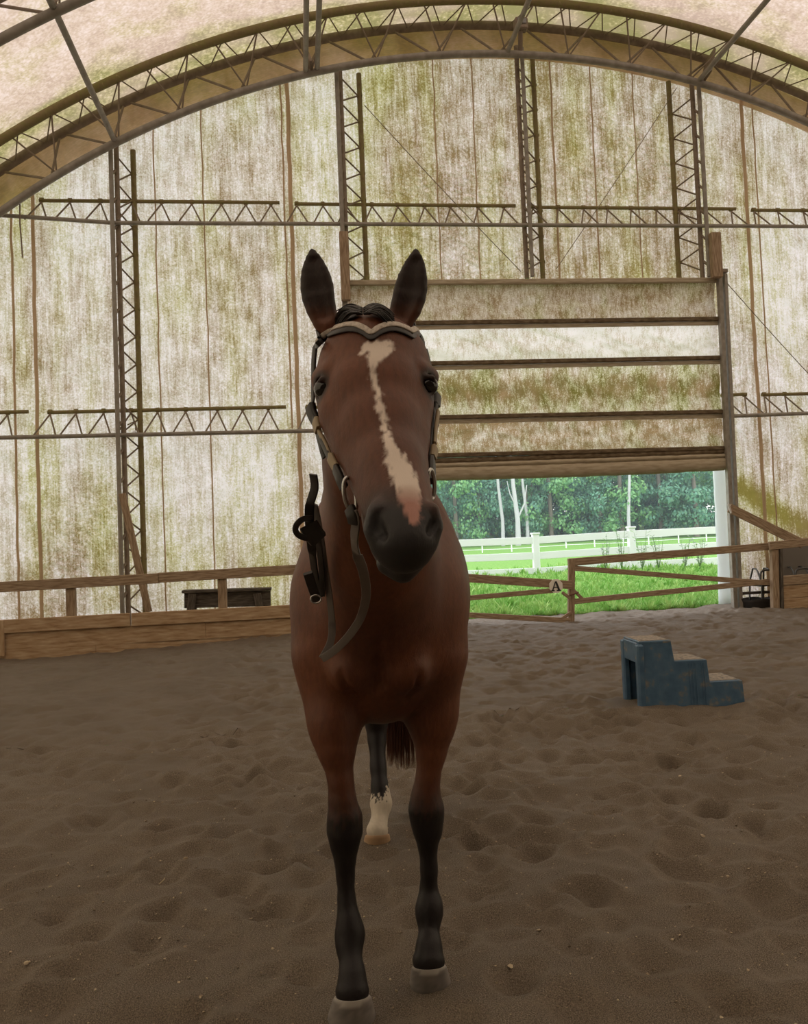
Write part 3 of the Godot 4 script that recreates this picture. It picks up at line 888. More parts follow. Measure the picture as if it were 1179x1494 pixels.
	for k in spots.size():
		var base := at_hd(spots[k][0], 0, spots[k][1])
		base.y = field_y(base.x, base.z)
		var t := thing("tall_weed", "tall leafy weed growing by the white fence post" if k < 2 else "spindly weed growing along the white fence", "weed", base, "weeds along the white fence")
		var stem := MB.new()
		var leaf := MB.new()
		for s in 5:
			var a := rng.randf() * TAU
			var h: float = spots[k][2] * rng.randf_range(.6, 1.1)
			var top := base + Vector3(cos(a) * .18, h, sin(a) * .18)
			stem.tube([base, (base + top) * .5 + Vector3(.02, 0, 0), top], [.01, .008, .004], 5)
			for q in 11:
				var c := base.lerp(top, .2 + .8 * q / 10.0)
				var b := rng.randf() * TAU
				var o := Vector3(cos(b), .35, sin(b)) * rng.randf_range(.09, .19)
				var w := Vector3(-sin(b), 0, cos(b)) * .028
				leaf.quad(c, c + o * .5 + w, c + o, c + o * .5 - w)
		part(t, "stem", stem.mesh(), weed)
		part(t, "foliage", leaf.mesh(), weed).set_meta("kind", "stuff")
	# ---- forest edge
	var bark := mat("pale_bark", Color(.5, .5, .52), .9)
	var bark_dark := mat("brown_bark", Color(.2, .17, .14), .9)
	var kinds := [["leafy broadleaf tree with crown tinted blue green for haze at the forest edge", Color(.19, .4, .29)], ["leafy tree with brighter yellow green crown at the forest edge", Color(.25, .5, .22)], ["dense blue green tree deeper in the forest, leaf colour darkened for shade", Color(.15, .33, .28)]]  # blue green leaves carry haze tint; the third kind darker for forest shade
	var protos := []
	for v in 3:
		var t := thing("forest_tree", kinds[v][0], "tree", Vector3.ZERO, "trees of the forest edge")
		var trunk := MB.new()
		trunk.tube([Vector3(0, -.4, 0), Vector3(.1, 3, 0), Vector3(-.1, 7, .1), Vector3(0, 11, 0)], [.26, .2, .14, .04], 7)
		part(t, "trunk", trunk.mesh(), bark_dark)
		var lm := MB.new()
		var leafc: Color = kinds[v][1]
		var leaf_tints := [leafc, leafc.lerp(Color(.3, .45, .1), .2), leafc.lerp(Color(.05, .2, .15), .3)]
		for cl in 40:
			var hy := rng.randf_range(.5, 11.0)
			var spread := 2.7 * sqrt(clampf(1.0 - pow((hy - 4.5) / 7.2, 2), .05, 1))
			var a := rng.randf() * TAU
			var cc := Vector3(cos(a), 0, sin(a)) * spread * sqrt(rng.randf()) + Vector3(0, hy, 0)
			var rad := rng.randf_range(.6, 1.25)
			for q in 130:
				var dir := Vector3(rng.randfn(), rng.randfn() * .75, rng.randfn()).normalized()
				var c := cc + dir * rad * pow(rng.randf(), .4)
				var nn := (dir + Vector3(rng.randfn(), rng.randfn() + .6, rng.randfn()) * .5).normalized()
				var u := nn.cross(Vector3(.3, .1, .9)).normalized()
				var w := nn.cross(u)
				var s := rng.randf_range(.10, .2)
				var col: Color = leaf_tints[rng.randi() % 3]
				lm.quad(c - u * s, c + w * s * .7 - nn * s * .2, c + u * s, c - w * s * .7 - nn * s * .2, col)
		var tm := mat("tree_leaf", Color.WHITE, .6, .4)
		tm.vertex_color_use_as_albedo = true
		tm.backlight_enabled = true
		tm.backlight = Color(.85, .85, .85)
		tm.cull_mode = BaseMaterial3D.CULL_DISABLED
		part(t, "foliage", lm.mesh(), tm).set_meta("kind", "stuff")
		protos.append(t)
	var first := [true, true, true]
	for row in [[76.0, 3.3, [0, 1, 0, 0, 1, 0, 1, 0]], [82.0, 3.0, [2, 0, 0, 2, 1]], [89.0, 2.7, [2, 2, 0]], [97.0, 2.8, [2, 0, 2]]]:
		var lat: float = row[0] * .02
		var k := 0
		while lat < row[0] * .42:
			var d: float = row[0] + rng.randf_range(-2.5, 2.5)
			var p := at_hd(589.5 + (lat + rng.randf_range(-.9, .9)) / d * FOCAL, 0, d)
			p.y = field_y(p.x, p.z)
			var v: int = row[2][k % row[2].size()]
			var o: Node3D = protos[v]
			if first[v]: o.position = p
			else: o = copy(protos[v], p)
			first[v] = false
			o.rotation.y = rng.randf() * TAU
			o.scale = Vector3.ONE * rng.randf_range(.85, 1.2)
			lat += row[1]
			k += 1
	# bare pale trunks in front of the trees
	for t in [[757, 72.5, .26, true, "tall pale dead trunk forked near the top, at the forest edge"], [735, 73.5, .19, false, "slim pale bare trunk beside the forked dead trunk"], [771, 74.0, .18, false, "slim pale bare trunk close beside the forked dead trunk"], [919, 73.0, .19, false, "leaning pale bare trunk standing alone at the forest edge"]]:
		var base := at_hd(t[0], 0, t[1])
		base.y = field_y(base.x, base.z) - .2
		var o := thing("bare_trunk", t[4], "tree", base)
		var lean := .5 if t[0] > 900 else -.35
		pipe(o, "trunk", [base, base + Vector3(.05, 2.5, 0), base + Vector3(lean * .6, 5.5, 0), base + Vector3(lean, 9, 0)], [t[2], t[2] * .85, t[2] * .7, t[2] * .4], bark, 8)
		if t[3]:
			pipe(o, "branch", [base + Vector3(.05, 2.6, 0), base + Vector3(.7, 3.9, .1), base + Vector3(1.0, 5.6, .1)], [.1, .08, .05], bark, 6)
			pipe(o, "branch", [base + Vector3(0, 3.6, 0), base + Vector3(-.6, 4.9, .1), base + Vector3(-.8, 6.0, .1)], [.08, .05, .03], bark, 6)

# ================================================================ fences, gates, mounting block, clutter
func fence_z(x: float) -> float:
	return -12.48 - .065 * x

func build_fences() -> void:
	# rail and kickboard beside the bench
	var f := thing("arena_fence", "weathered wooden kickboard fence with a top rail and posts", "fence", Vector3(-2.2, 0, -12.3))
	var pt := func(px: float, py: float, out := 0.0) -> Vector3:
		var z := -12.3
		var p := at_z(px, py, z)
		for k in 3: p = at_z(px, py, fence_z(p.x) + out)
		return p
	board(f, "top_rail", pt.call(-130, 864), pt.call(233, 843.5), .15, .05, wood)
	board(f, "top_rail", pt.call(230, 843), pt.call(560, 823.5), .15, .05, wood)
	for s in [[-130, 921.5, 190, 904], [192, 904, 560, 884.5]]:
		board(f, "kick_cap", pt.call(s[0], s[1], .03), pt.call(s[2], s[3], .03), .19, .06, wood_pale)
	for s in [[-130, 943, 300, 921], [300.3, 921, 560, 906]]:
		board(f, "kickboard", pt.call(s[0], s[1]), pt.call(s[2], s[3]), .27, .04, wood_pale)
	for s in [[-130, 966, 140, 953], [140.3, 953, 560, 929]]:
		board(f, "kickboard", pt.call(s[0], s[1]), pt.call(s[2], s[3]), .27, .04, wood_pale)
	for px in [103.5, 324.0, 560.0]:
		var top: Vector3 = pt.call(px, 856 - (px - 103) * .058, -.06)
		board(f, "post", Vector3(top.x, -.1, top.z), top, .13, .09, wood, Vector3.RIGHT)
	board(f, "end_cleat", pt.call(3, 958, .05), pt.call(2, 905, .05), .07, .04, wood_pale, Vector3.RIGHT)
	# gate half behind the horse
	var g := thing("gate", "sagging wooden gate carrying the letter sign", "gate", Vector3(3.4, .1, -12.7))
	var zl := func(px: float, py: float) -> Vector3: return at_z(px, py, -12.68)
	board(g, "rail", zl.call(610, 838.5), zl.call(834, 853.5), .135, .04, wood)
	board(g, "diagonal_rail", zl.call(610, 879), zl.call(812, 861), .08, .035, wood, Vector3.UP)
	board(g, "rail", zl.call(610, 893), zl.call(832, 905.5), .085, .04, wood)
	board(g, "corner_brace", zl.call(820, 864), zl.call(832, 873), .05, .03, wood)
	board(g, "corner_brace", zl.call(819, 903), zl.call(834, 893), .05, .03, wood)
	# gate across the opening
	var g2 := thing("gate", "long wooden gate with two diagonal rails meeting at the far post", "gate", Vector3(6, .3, -12.9))
	var zr := func(px: float, py: float) -> Vector3: return at_z(px, py, -12.74 - (px - 833.0) * .0012)
	board(g2, "stile", zr.call(833, 911), zr.call(834, 815), .105, .07, wood, Vector3.RIGHT)
	board(g2, "top_rail", zr.call(829, 820.5), zr.call(1124, 797), .125, .06, wood)
	board(g2, "diagonal_rail", zr.call(838, 829), zr.call(1126, 851), .085, .035, wood)
	board(g2, "diagonal_rail", zr.call(838, 877.5), zr.call(1126, 848), .09, .035, wood)
	board(g2, "corner_brace", zr.call(836, 832), zr.call(843, 826), .05, .03, wood)
	board(g2, "corner_brace", zr.call(838, 862), zr.call(850, 874), .05, .03, wood)
	pipe(g2, "chain", [zr.call(829, 868) + Vector3(0, 0, .06), zr.call(834, 866.5) + Vector3(0, 0, .08), zr.call(842, 864) + Vector3(0, 0, .06)], .014, mat("rusty_chain", Color(.16, .07, .04), .7), 6)
	# fence beyond the gate
	var r := thing("arena_fence", "short wooden kickboard fence beyond the long gate", "fence", Vector3(8.4, 0, -13.0))
	var zz := func(px: float, py: float) -> Vector3: return at_z(px, py, -13.0)
	board(r, "post", zz.call(1131, 890), zz.call(1129, 797), .12, .1, wood, Vector3.RIGHT)
	board(r, "post_face", zz.call(1139, 888) + Vector3(0, 0, .02), zz.call(1137, 800) + Vector3(0, 0, .02), .05, .1, wood_dark, Vector3.RIGHT)
	board(r, "top_rail", zz.call(1120, 796.5) + Vector3(0, 0, .05), zz.call(1300, 778), .14, .05, wood)
	board(r, "kick_cap", zz.call(1138, 847) + Vector3(0, 0, .03), zz.call(1300, 836), .16, .05, wood)
	board(r, "kickboard", zz.call(1138, 864), zz.call(1300, 853), .22, .04, wood_pale)
	board(r, "kickboard", zz.call(1138, 882), zz.call(1300, 873), .2, .04, wood_pale)
	var br := board(self, "brace_plank", at_z(1064, 741, -13.28), at_z(1172, 794, -13.12), .16, .04, wood)
	meta(br, "slanting wooden plank bracing the door track to the fence", "plank")
	var tip := board(br, "end_board", at_z(1063, 735, -13.24), at_z(1067, 749, -13.24), .03, .03, mat("cut_wood", Color(.6, .55, .52), .8), Vector3.RIGHT)
	tip.transform = br.transform.affine_inverse() * tip.transform.translated(br.position)
	# letter sign on the gate
	var sg := thing("letter_sign", "white octagonal sign with a black letter A on the gate", "sign", at_z(811, 855, -12.64))
	var mb := MB.new()
	var ring := []
	var ring2 := []
	for k in 8:
		var a := TAU * (k + .5) / 8
		ring.append(at_z(811, 855, -12.645) + Vector3(cos(a) * .118, sin(a) * .118, 0))
		ring2.append(ring[k] + Vector3(0, 0, .012))
	mb.cap(ring2)
	mb.cap(ring, true)
	for k in 8: mb.quad(ring[k], ring[(k + 1) % 8], ring2[(k + 1) % 8], ring2[k])
	part(sg, "plate", mb.mesh(), mat("sign_plate", Color(.85, .78, .7), .6))
	var tm := TextMesh.new()
	var font := SystemFont.new()
	font.font_names = PackedStringArray(["Droid Serif", "Droid Sans"])
	font.font_weight = 700
	tm.font = font
	tm.text = "A"
	tm.font_size = 64
	tm.pixel_size = .0034
	tm.depth = .004
	part(sg, "letter", tm, mat("sign_letter", Color(.02, .02, .022), .6), Transform3D(Basis(), at_z(811, 855.5, -12.628)))

func build_clutter() -> void:
	# bench behind the fence
	var b := thing("wooden_bench", "dark weathered bench standing behind the kickboard fence", "bench", Vector3(-1.2, 0, -13.1))
	board(b, "apron", at_z(269, 876, -13.05), at_z(395, 873, -13.05), .24, .05, wood_dark)
	board(b, "top_plank", at_z(267, 863, -13.12) , at_z(396, 859, -13.12), .045, .3, wood_dark)
	for px in [281.0, 375.0]:
		var t := at_z(px, 866, -13.0)
		board(b, "leg", Vector3(t.x - (.1 if px < 300 else -.1), .0, -12.98), t, .12, .05, wood_dark, Vector3.RIGHT)
		board(b, "leg", Vector3(t.x - (.1 if px < 300 else -.1), .0, -13.28), t + Vector3(0, 0, -.22), .12, .05, wood_dark, Vector3.RIGHT)
	var brace := board(self, "leaning_board", at_z(178, 720, -13.25), at_z(217, 893, -13.2), .11, .04, wood, Vector3.RIGHT)
	meta(brace, "long board leaning against the lattice post beside the bench", "board")
	# two tube chairs and a panel beyond the fence
	var tube_m := mat("chair_tube", Color(.09, .085, .08), .35)
	tube_m.metallic = .6
	for c in [[1114.0, "tubular metal chair behind the end of the long gate"], [1165.0, "tubular metal chair in front of the leaning grey panel"]]:
		var base := at_z(c[0], 880, -13.42)
		base.y = 0
		var t := thing("metal_chair", c[1], "chair", base)
		for s in [-.13, .13]:
			pipe(t, "frame", [base + Vector3(s, 0, .18), base + Vector3(s, .42, .2), base + Vector3(s * .98, .62, .1), base + Vector3(s * .8, .68, 0), base + Vector3(s * .8, .68, -.1), base + Vector3(s, .45, -.18), base + Vector3(s, 0, -.22)], .016, tube_m, 7)
		var loop := [base + Vector3(-.14, .4, .19)]
		for q in 17:
			var w := PI - PI * q / 16.0
			loop.append(base + Vector3(.14 * signf(cos(w)) * pow(absf(cos(w)), .55), .52 + .14 * pow(sin(w), .55), .19))
		loop.append(base + Vector3(.14, .4, .19))
		pipe(t, "arm_loop", loop, .018, tube_m, 7)
		part(t, "seat", chamfered(Vector3(.3, .05, .36), .02), mat("chair_seat", Color(.04, .035, .03), .8), Transform3D(Basis(), base + Vector3(0, .4, 0)))
	var pl := MB.new()
	var a := at_z(1140, 842, -13.25)
	var x := Transform3D(Basis.from_euler(Vector3(-.12, 0, -.12)), Vector3(a.x + .42, .55, -13.5))
	pl.box(x, Vector3(.7, 1.15, .03), .008)
	var po := part(self, "leaning_sheet", pl.mesh(), mat("grey_panel", Color(.16, .14, .12), .6))
	meta(po, "grey flat sheet leaning against the wall behind the fence", "sheet")
	var tb := thing("feed_tub", "low black rubber tub on the ground behind the gate", "tub", at_z(1105, 885, -13.5))
	var rows := []
	var c0 := at_z(1104, 886, -13.45)
	for s in [[.30, 0.0], [.33, .1], [.35, .16], [.32, .16], [.28, .05]]:
		var row := []
		for k in 16: row.append(c0 + Vector3(cos(TAU * k / 16) * s[0], s[1] + .012 * sin(k * 2.3), -sin(TAU * k / 16) * s[0] * .8))
		rows.append(row)
	var tmb := MB.new()
	tmb.grid(rows, Color.WHITE, true)
	tmb.cap(rows[-1])
	part(tb, "bowl", tmb.mesh(), mat("black_rubber", Color(.025, .02, .018), .8))
	var bar := board(self, "crossbar", at_z(1080, 866, -13.45), at_z(1132, 863, -13.45), .05, .04, wood_dark)
	meta(bar, "low wooden crossbar behind the gate beside the tub", "bar")

func build_block() -> void:
	# three-step plastic mounting block: two stepped side walls, treads, risers and a leg arch at the tall end
	var o := at_y(937, 1031, .01)
	o.y = -.03
	var blue := grained(mat("blue_plastic", Color.WHITE, .5, .5), ramp_tex(95, .012, [[0, Color(.05, .105, .18)], [.5, Color(.07, .14, .225)], [.66, Color(.085, .155, .235)], [.8, Color(.15, .17, .19)], [1, Color(.28, .25, .21)]], 512), Vector3(1.3, 1.3, 1.3))
	var grit_m := grained(mat("sandy_tread", Color.WHITE, .95, .2), ramp_tex(96, .03, [[0, Color(.12, .12, .13)], [.4, Color(.3, .26, .22)], [1, Color(.44, .38, .31)]], 256), Vector3(3, 3, 3))
	var t := thing("mounting_block", "blue plastic three-step mounting block standing on the sand", "mounting block", o)
	var yaw := Basis(Vector3.UP, deg_to_rad(-4.0))
	var L := [0.0, .265, .545, .82]
	var H := [.54, .375, .2]
	var W := .42
	var put := func(p: Vector3) -> Vector3: return o + yaw * p
	# side walls as extruded stepped outlines with a slight draft
	for side in [0, 1]:
		var mb := MB.new()
		var z0 := 0.0 if side == 0 else -W
		var th := -.03 if side == 0 else .03
		var lean := -.028 if side == 0 else .028     # walls lean inwards towards the top
		var out := []
		for q in [[0.0, 0.0], [L[3] + .008, 0.0], [L[3], H[2]], [L[2] + .012, H[2]], [L[2], H[1]], [L[1] + .02, H[1]], [L[1], H[0]], [0.0 + .008, H[0]]]: out.append(q)
		var f := []
		var bk := []
		for q in out:
			f.append(put.call(Vector3(q[0], q[1], z0 + lean * q[1] / .54)))
			bk.append(put.call(Vector3(q[0], q[1], z0 + th + lean * q[1] / .54)))
		var poly := PackedVector2Array()
		for q in out: poly.append(Vector2(q[0], q[1]))
		var tris := Geometry2D.triangulate_polygon(poly)
		for k in range(0, tris.size(), 3):
			var p := [f[tris[k]], f[tris[k + 1]], f[tris[k + 2]]]
			var r := [bk[tris[k]], bk[tris[k + 1]], bk[tris[k + 2]]]
			var nn: Vector3 = (p[1] - p[0]).cross(p[2] - p[0])
			var outward := Vector3(0, 0, 1) if side == 0 else Vector3(0, 0, -1)
			if nn.dot(outward) > 0:
				mb.tri(p[0], p[1], p[2]); mb.tri(r[2], r[1], r[0])
			else:
				mb.tri(p[2], p[1], p[0]); mb.tri(r[0], r[1], r[2])
		for k in out.size():
			var k1 := (k + 1) % out.size()
			mb.quad(f[k], bk[k], bk[k1], f[k1])
		part(t, "side_wall", mb.mesh(), blue)
		# moulded ribs on the side
		if side == 0:
			for xx in [.40, .425, .45, .5, .52]:
				var rb := MB.new()
				rb.tube([put.call(Vector3(xx, .02, .001)), put.call(Vector3(xx, H[1] - .02, -.018))], .004, 6)
				part(t, "rib", rb.mesh(), blue)
	for k in 3:
		var mid: Vector3 = put.call(Vector3((L[k] + L[k + 1]) * .5 + .005, H[k] - .008, -W * .5))
		var tr := part(t, "tread", chamfered(Vector3(L[k + 1] - L[k] - .004, .024, W - .05), .008), blue, Transform3D(yaw, mid))
		var gp := MB.new()
		gp.box(Transform3D(yaw, mid + Vector3(0, .0125, 0)), Vector3(L[k + 1] - L[k] - .035, .006, W - .1), .002)
		var gi := part(tr, "grip_sand", gp.mesh(), grit_m)
		gi.transform = Transform3D(yaw, mid).affine_inverse()
		var hi: float = H[k]
		var lo: float = H[k + 1] if k < 2 else 0.0
		part(t, "riser", chamfered(Vector3(.02, hi - lo, W - .05), .006), blue, Transform3D(yaw, put.call(Vector3(L[k + 1] - .008, (hi + lo) * .5, -W * .5))))
	# tall end: two corner legs and a lintel round the opening
	for z in [-.03, -W + .04]:
		part(t, "leg", chamfered(Vector3(.055, .52, .075), .012), blue, Transform3D(yaw, put.call(Vector3(.012, .26, z - .005))))
	part(t, "lintel", chamfered(Vector3(.03, .16, W - .08), .01), blue, Transform3D(yaw, put.call(Vector3(.008, .45, -W * .5))))
	part(t, "inner_panel", chamfered(Vector3(.02, .36, W - .08), .005), blue, Transform3D(yaw, put.call(Vector3(.25, .18, -W * .5))))

# ================================================================ the horse: tapered elliptical bones joined by a smooth minimum, meshed as surface nets
class Field:
	var a := PackedVector3Array()
	var ab := PackedVector3Array()
	var inv := PackedFloat32Array()
	var s := PackedVector3Array()
	var r0 := PackedFloat32Array()
	var r1 := PackedFloat32Array()
	var k0 := PackedFloat32Array()
	var k1 := PackedFloat32Array()
	var blend := PackedFloat32Array()
	var cut := PackedByteArray()
	var cells := {}
	func add(p: Vector3, q: Vector3, side: Vector3, ra: float, rb: float, ka: float, kb: float, bl: float, carve := false) -> void:
		var d := q - p
		if d.length() < 1e-4: d = Vector3(0, 1e-3, 0)
		a.append(p); ab.append(d); inv.append(1.0 / d.length_squared())
		var u := d.normalized()
		var sd := side - u * side.dot(u)
		s.append(sd.normalized() if sd.length() > .05 else u.cross(Vector3(.2, .1, .97)).normalized())
		r0.append(ra); r1.append(rb); k0.append(ka); k1.append(kb); blend.append(bl); cut.append(1 if carve else 0)
	func one(i: int, p: Vector3) -> float:
		var q := p - a[i]
		var t := clampf(q.dot(ab[i]) * inv[i], 0.0, 1.0)
		q -= ab[i] * t
		var w := r0[i] + (r1[i] - r0[i]) * t
		var k := k0[i] + (k1[i] - k0[i]) * t
		var ds := q.dot(s[i])
		var rest := sqrt(maxf(q.length_squared() - ds * ds, 0.0))
		var wk := w * k
		var x := ds / w
		var y := rest / wk
		var l := sqrt(x * x + y * y)
		if l < 1e-5: return -minf(w, wk)
		var g := sqrt(x * x / (w * w) + y * y / (wk * wk))
		return l * (l - 1.0) / g
	func near(p: Vector3) -> PackedInt32Array:
		var key := Vector3i(floori(p.x * 12.5), floori(p.y * 12.5), floori(p.z * 12.5))
		if cells.has(key): return cells[key]
		var c := (Vector3(key) + Vector3.ONE * .5) / 12.5
		var out := PackedInt32Array()
		for i in a.size():
			if one(i, c) < .075 + blend[i] + .045: out.append(i)
		cells[key] = out
		return out
	func at(p: Vector3) -> float:
		var d := 10.0
		for i in near(p):
			var e := one(i, p)
			var k := blend[i]
			if cut[i]:
				var h := clampf(.5 - .5 * (d + e) / k, 0.0, 1.0)
				d = lerpf(d, -e, h) + k * h * (1.0 - h)
			else:
				var h := clampf(.5 + .5 * (d - e) / k, 0.0, 1.0)
				d = lerpf(d, e, h) - k * h * (1.0 - h)
		return minf(d, .08)
	func slope(p: Vector3) -> Vector3:
		var e := .004
		return Vector3(at(p + Vector3(e, 0, 0)) - at(p - Vector3(e, 0, 0)), at(p + Vector3(0, e, 0)) - at(p - Vector3(0, e, 0)), at(p + Vector3(0, 0, e)) - at(p - Vector3(0, 0, e))).normalized()
	func hit(o: Vector3, dir: Vector3, from := 1.0) -> Vector3:     # first surface point along a line; far away if none
		var t := from
		var u := dir.normalized()
		for k in 160:
			var d := at(o + u * t)
			if d < .0008: return o + u * t
			t += clampf(d * .8, .0012, .06)
			if t > 2.9: break
		return Vector3(0, -99, 0)
	func net(seed_at: Vector3, h: float, mb: MB, plane_p: Vector3, plane_n: Vector3) -> void:   # surface nets grown from a seed; keeps to the side plane_n points at
		var val := {}
		var vid := {}
		var todo: Array[Vector3i] = [Vector3i(floori(seed_at.x / h), floori(seed_at.y / h), floori(seed_at.z / h))]
		var seen := {todo[0]: true}
		var base := mb.v.size()
		var dirs: Array[Vector3i] = [Vector3i(1, 0, 0), Vector3i(-1, 0, 0), Vector3i(0, 1, 0), Vector3i(0, -1, 0), Vector3i(0, 0, 1), Vector3i(0, 0, -1)]
		var order: Array[Vector3i] = []
		for z in 2: for y in 2: for x in 2: order.append(Vector3i(x, y, z))
		var edges := [[0, 1], [2, 3], [4, 5], [6, 7], [0, 2], [1, 3], [4, 6], [5, 7], [0, 4], [1, 5], [2, 6], [3, 7]]
		var active: Array[Vector3i] = []
		var d := PackedFloat32Array()
		d.resize(8)
		while todo.size():
			var c: Vector3i = todo.pop_back()
			var neg := 0
			for k in 8:
				var q := c + order[k]
				var e = val.get(q)
				if e == null:
					e = at(Vector3(q) * h)
					val[q] = e
				d[k] = e
				if e < 0.0: neg += 1
			if neg == 0 or neg == 8: continue
			var sum := Vector3.ZERO
			var cnt := 0
			for ed in edges:
				var d0 := d[ed[0]]
				var d1 := d[ed[1]]
				if (d0 < 0.0) != (d1 < 0.0):
					sum += Vector3(order[ed[0]]).lerp(Vector3(order[ed[1]]), d0 / (d0 - d1))
					cnt += 1
			var p := (Vector3(c) + sum / cnt) * h
			if (p - plane_p).dot(plane_n) < -h * 1.5: continue
			vid[c] = mb.vert(p, Vector3.ZERO)
			active.append(c)
			for q in dirs:
				var nb := c + q
				if not seen.has(nb):
					seen[nb] = true
					todo.append(nb)
		for c in active:
			var v0: float = val[c]
			for ax in 3:
				var e := Vector3i(1, 0, 0) if ax == 0 else (Vector3i(0, 1, 0) if ax == 1 else Vector3i(0, 0, 1))
				var v1: float = val[c + e]
				if (v0 < 0.0) == (v1 < 0.0): continue
				var u := Vector3i(0, 1, 0) if ax == 0 else (Vector3i(0, 0, 1) if ax == 1 else Vector3i(1, 0, 0))
				var w := Vector3i(0, 0, 1) if ax == 0 else (Vector3i(1, 0, 0) if ax == 1 else Vector3i(0, 1, 0))
				var i0 = vid.get(c); var i1 = vid.get(c - u); var i2 = vid.get(c - u - w); var i3 = vid.get(c - w)
				if i1 == null or i2 == null or i3 == null: continue
				if v0 < 0.0: mb.ix.append_array([i0, i2, i1, i0, i3, i2])
				else: mb.ix.append_array([i0, i1, i2, i0, i2, i3])
		for k in range(0, mb.ix.size(), 3):
			if mb.ix[k] < base: continue
			var nn := (mb.v[mb.ix[k + 2]] - mb.v[mb.ix[k]]).cross(mb.v[mb.ix[k + 1]] - mb.v[mb.ix[k]])
			for j in 3: mb.n[mb.ix[k + j]] += nn
		for k in range(base, mb.n.size()): mb.n[k] = mb.n[k].normalized()

var fld := Field.new()
var right_dir: Vector3
func chain(pts: Array, bl: float, carve := false, side := Vector3.ZERO) -> void:      # each [position, half-width, depth ratio]
	for i in maxi(pts.size() - 1, 1):
		var p: Array = pts[i]
		var q: Array = pts[mini(i + 1, pts.size() - 1)]
		fld.add(p[0], q[0], right_dir if side == Vector3.ZERO else side, p[1], q[1], p[2], q[2], bl, carve)
func pp(px: float, py: float, d: float, w: float, k := 1.0) -> Array:      # a station from the photograph: place, distance, half-width in picture pixels at that distance
	return [at_d(px, py, d), w * d / FOCAL, k]
func ph(px: float, h: float, d: float, w: float, k := 1.0) -> Array:       # a station in metres
	return [at_hd(px, h, d), w, k]
func on_skin(px: float, py: float, lift := 0.002, fallback := 1.7) -> Array:       # [point, normal] on the horse
	var p := fld.hit(EYE, ray(px, py), 1.32)
	if p.y < -50:
		return [at_d(px, py, fallback), -ray(px, py).normalized()]
	var n := fld.slope(p)
	return [p + n * lift, n]

var skin_cache := {}
func on_skin_cached(px: float, py: float) -> Vector3:
	var key := Vector2i(int(px / 3.0), int(py / 3.0))
	if not skin_cache.has(key): skin_cache[key] = on_skin(key.x * 3.0 + 1.5, key.y * 3.0 + 1.5, .002, 1.82)[0]
	return skin_cache[key] + right_dir * (px - key.x * 3.0 - 1.5) * .0015

func segment_distance(p: Vector3, a: Vector3, b: Vector3) -> Vector2:
	var t := clampf((p - a).dot(b - a) / (b - a).length_squared(), 0, 1)
	return Vector2((p - a - (b - a) * t).length(), t)

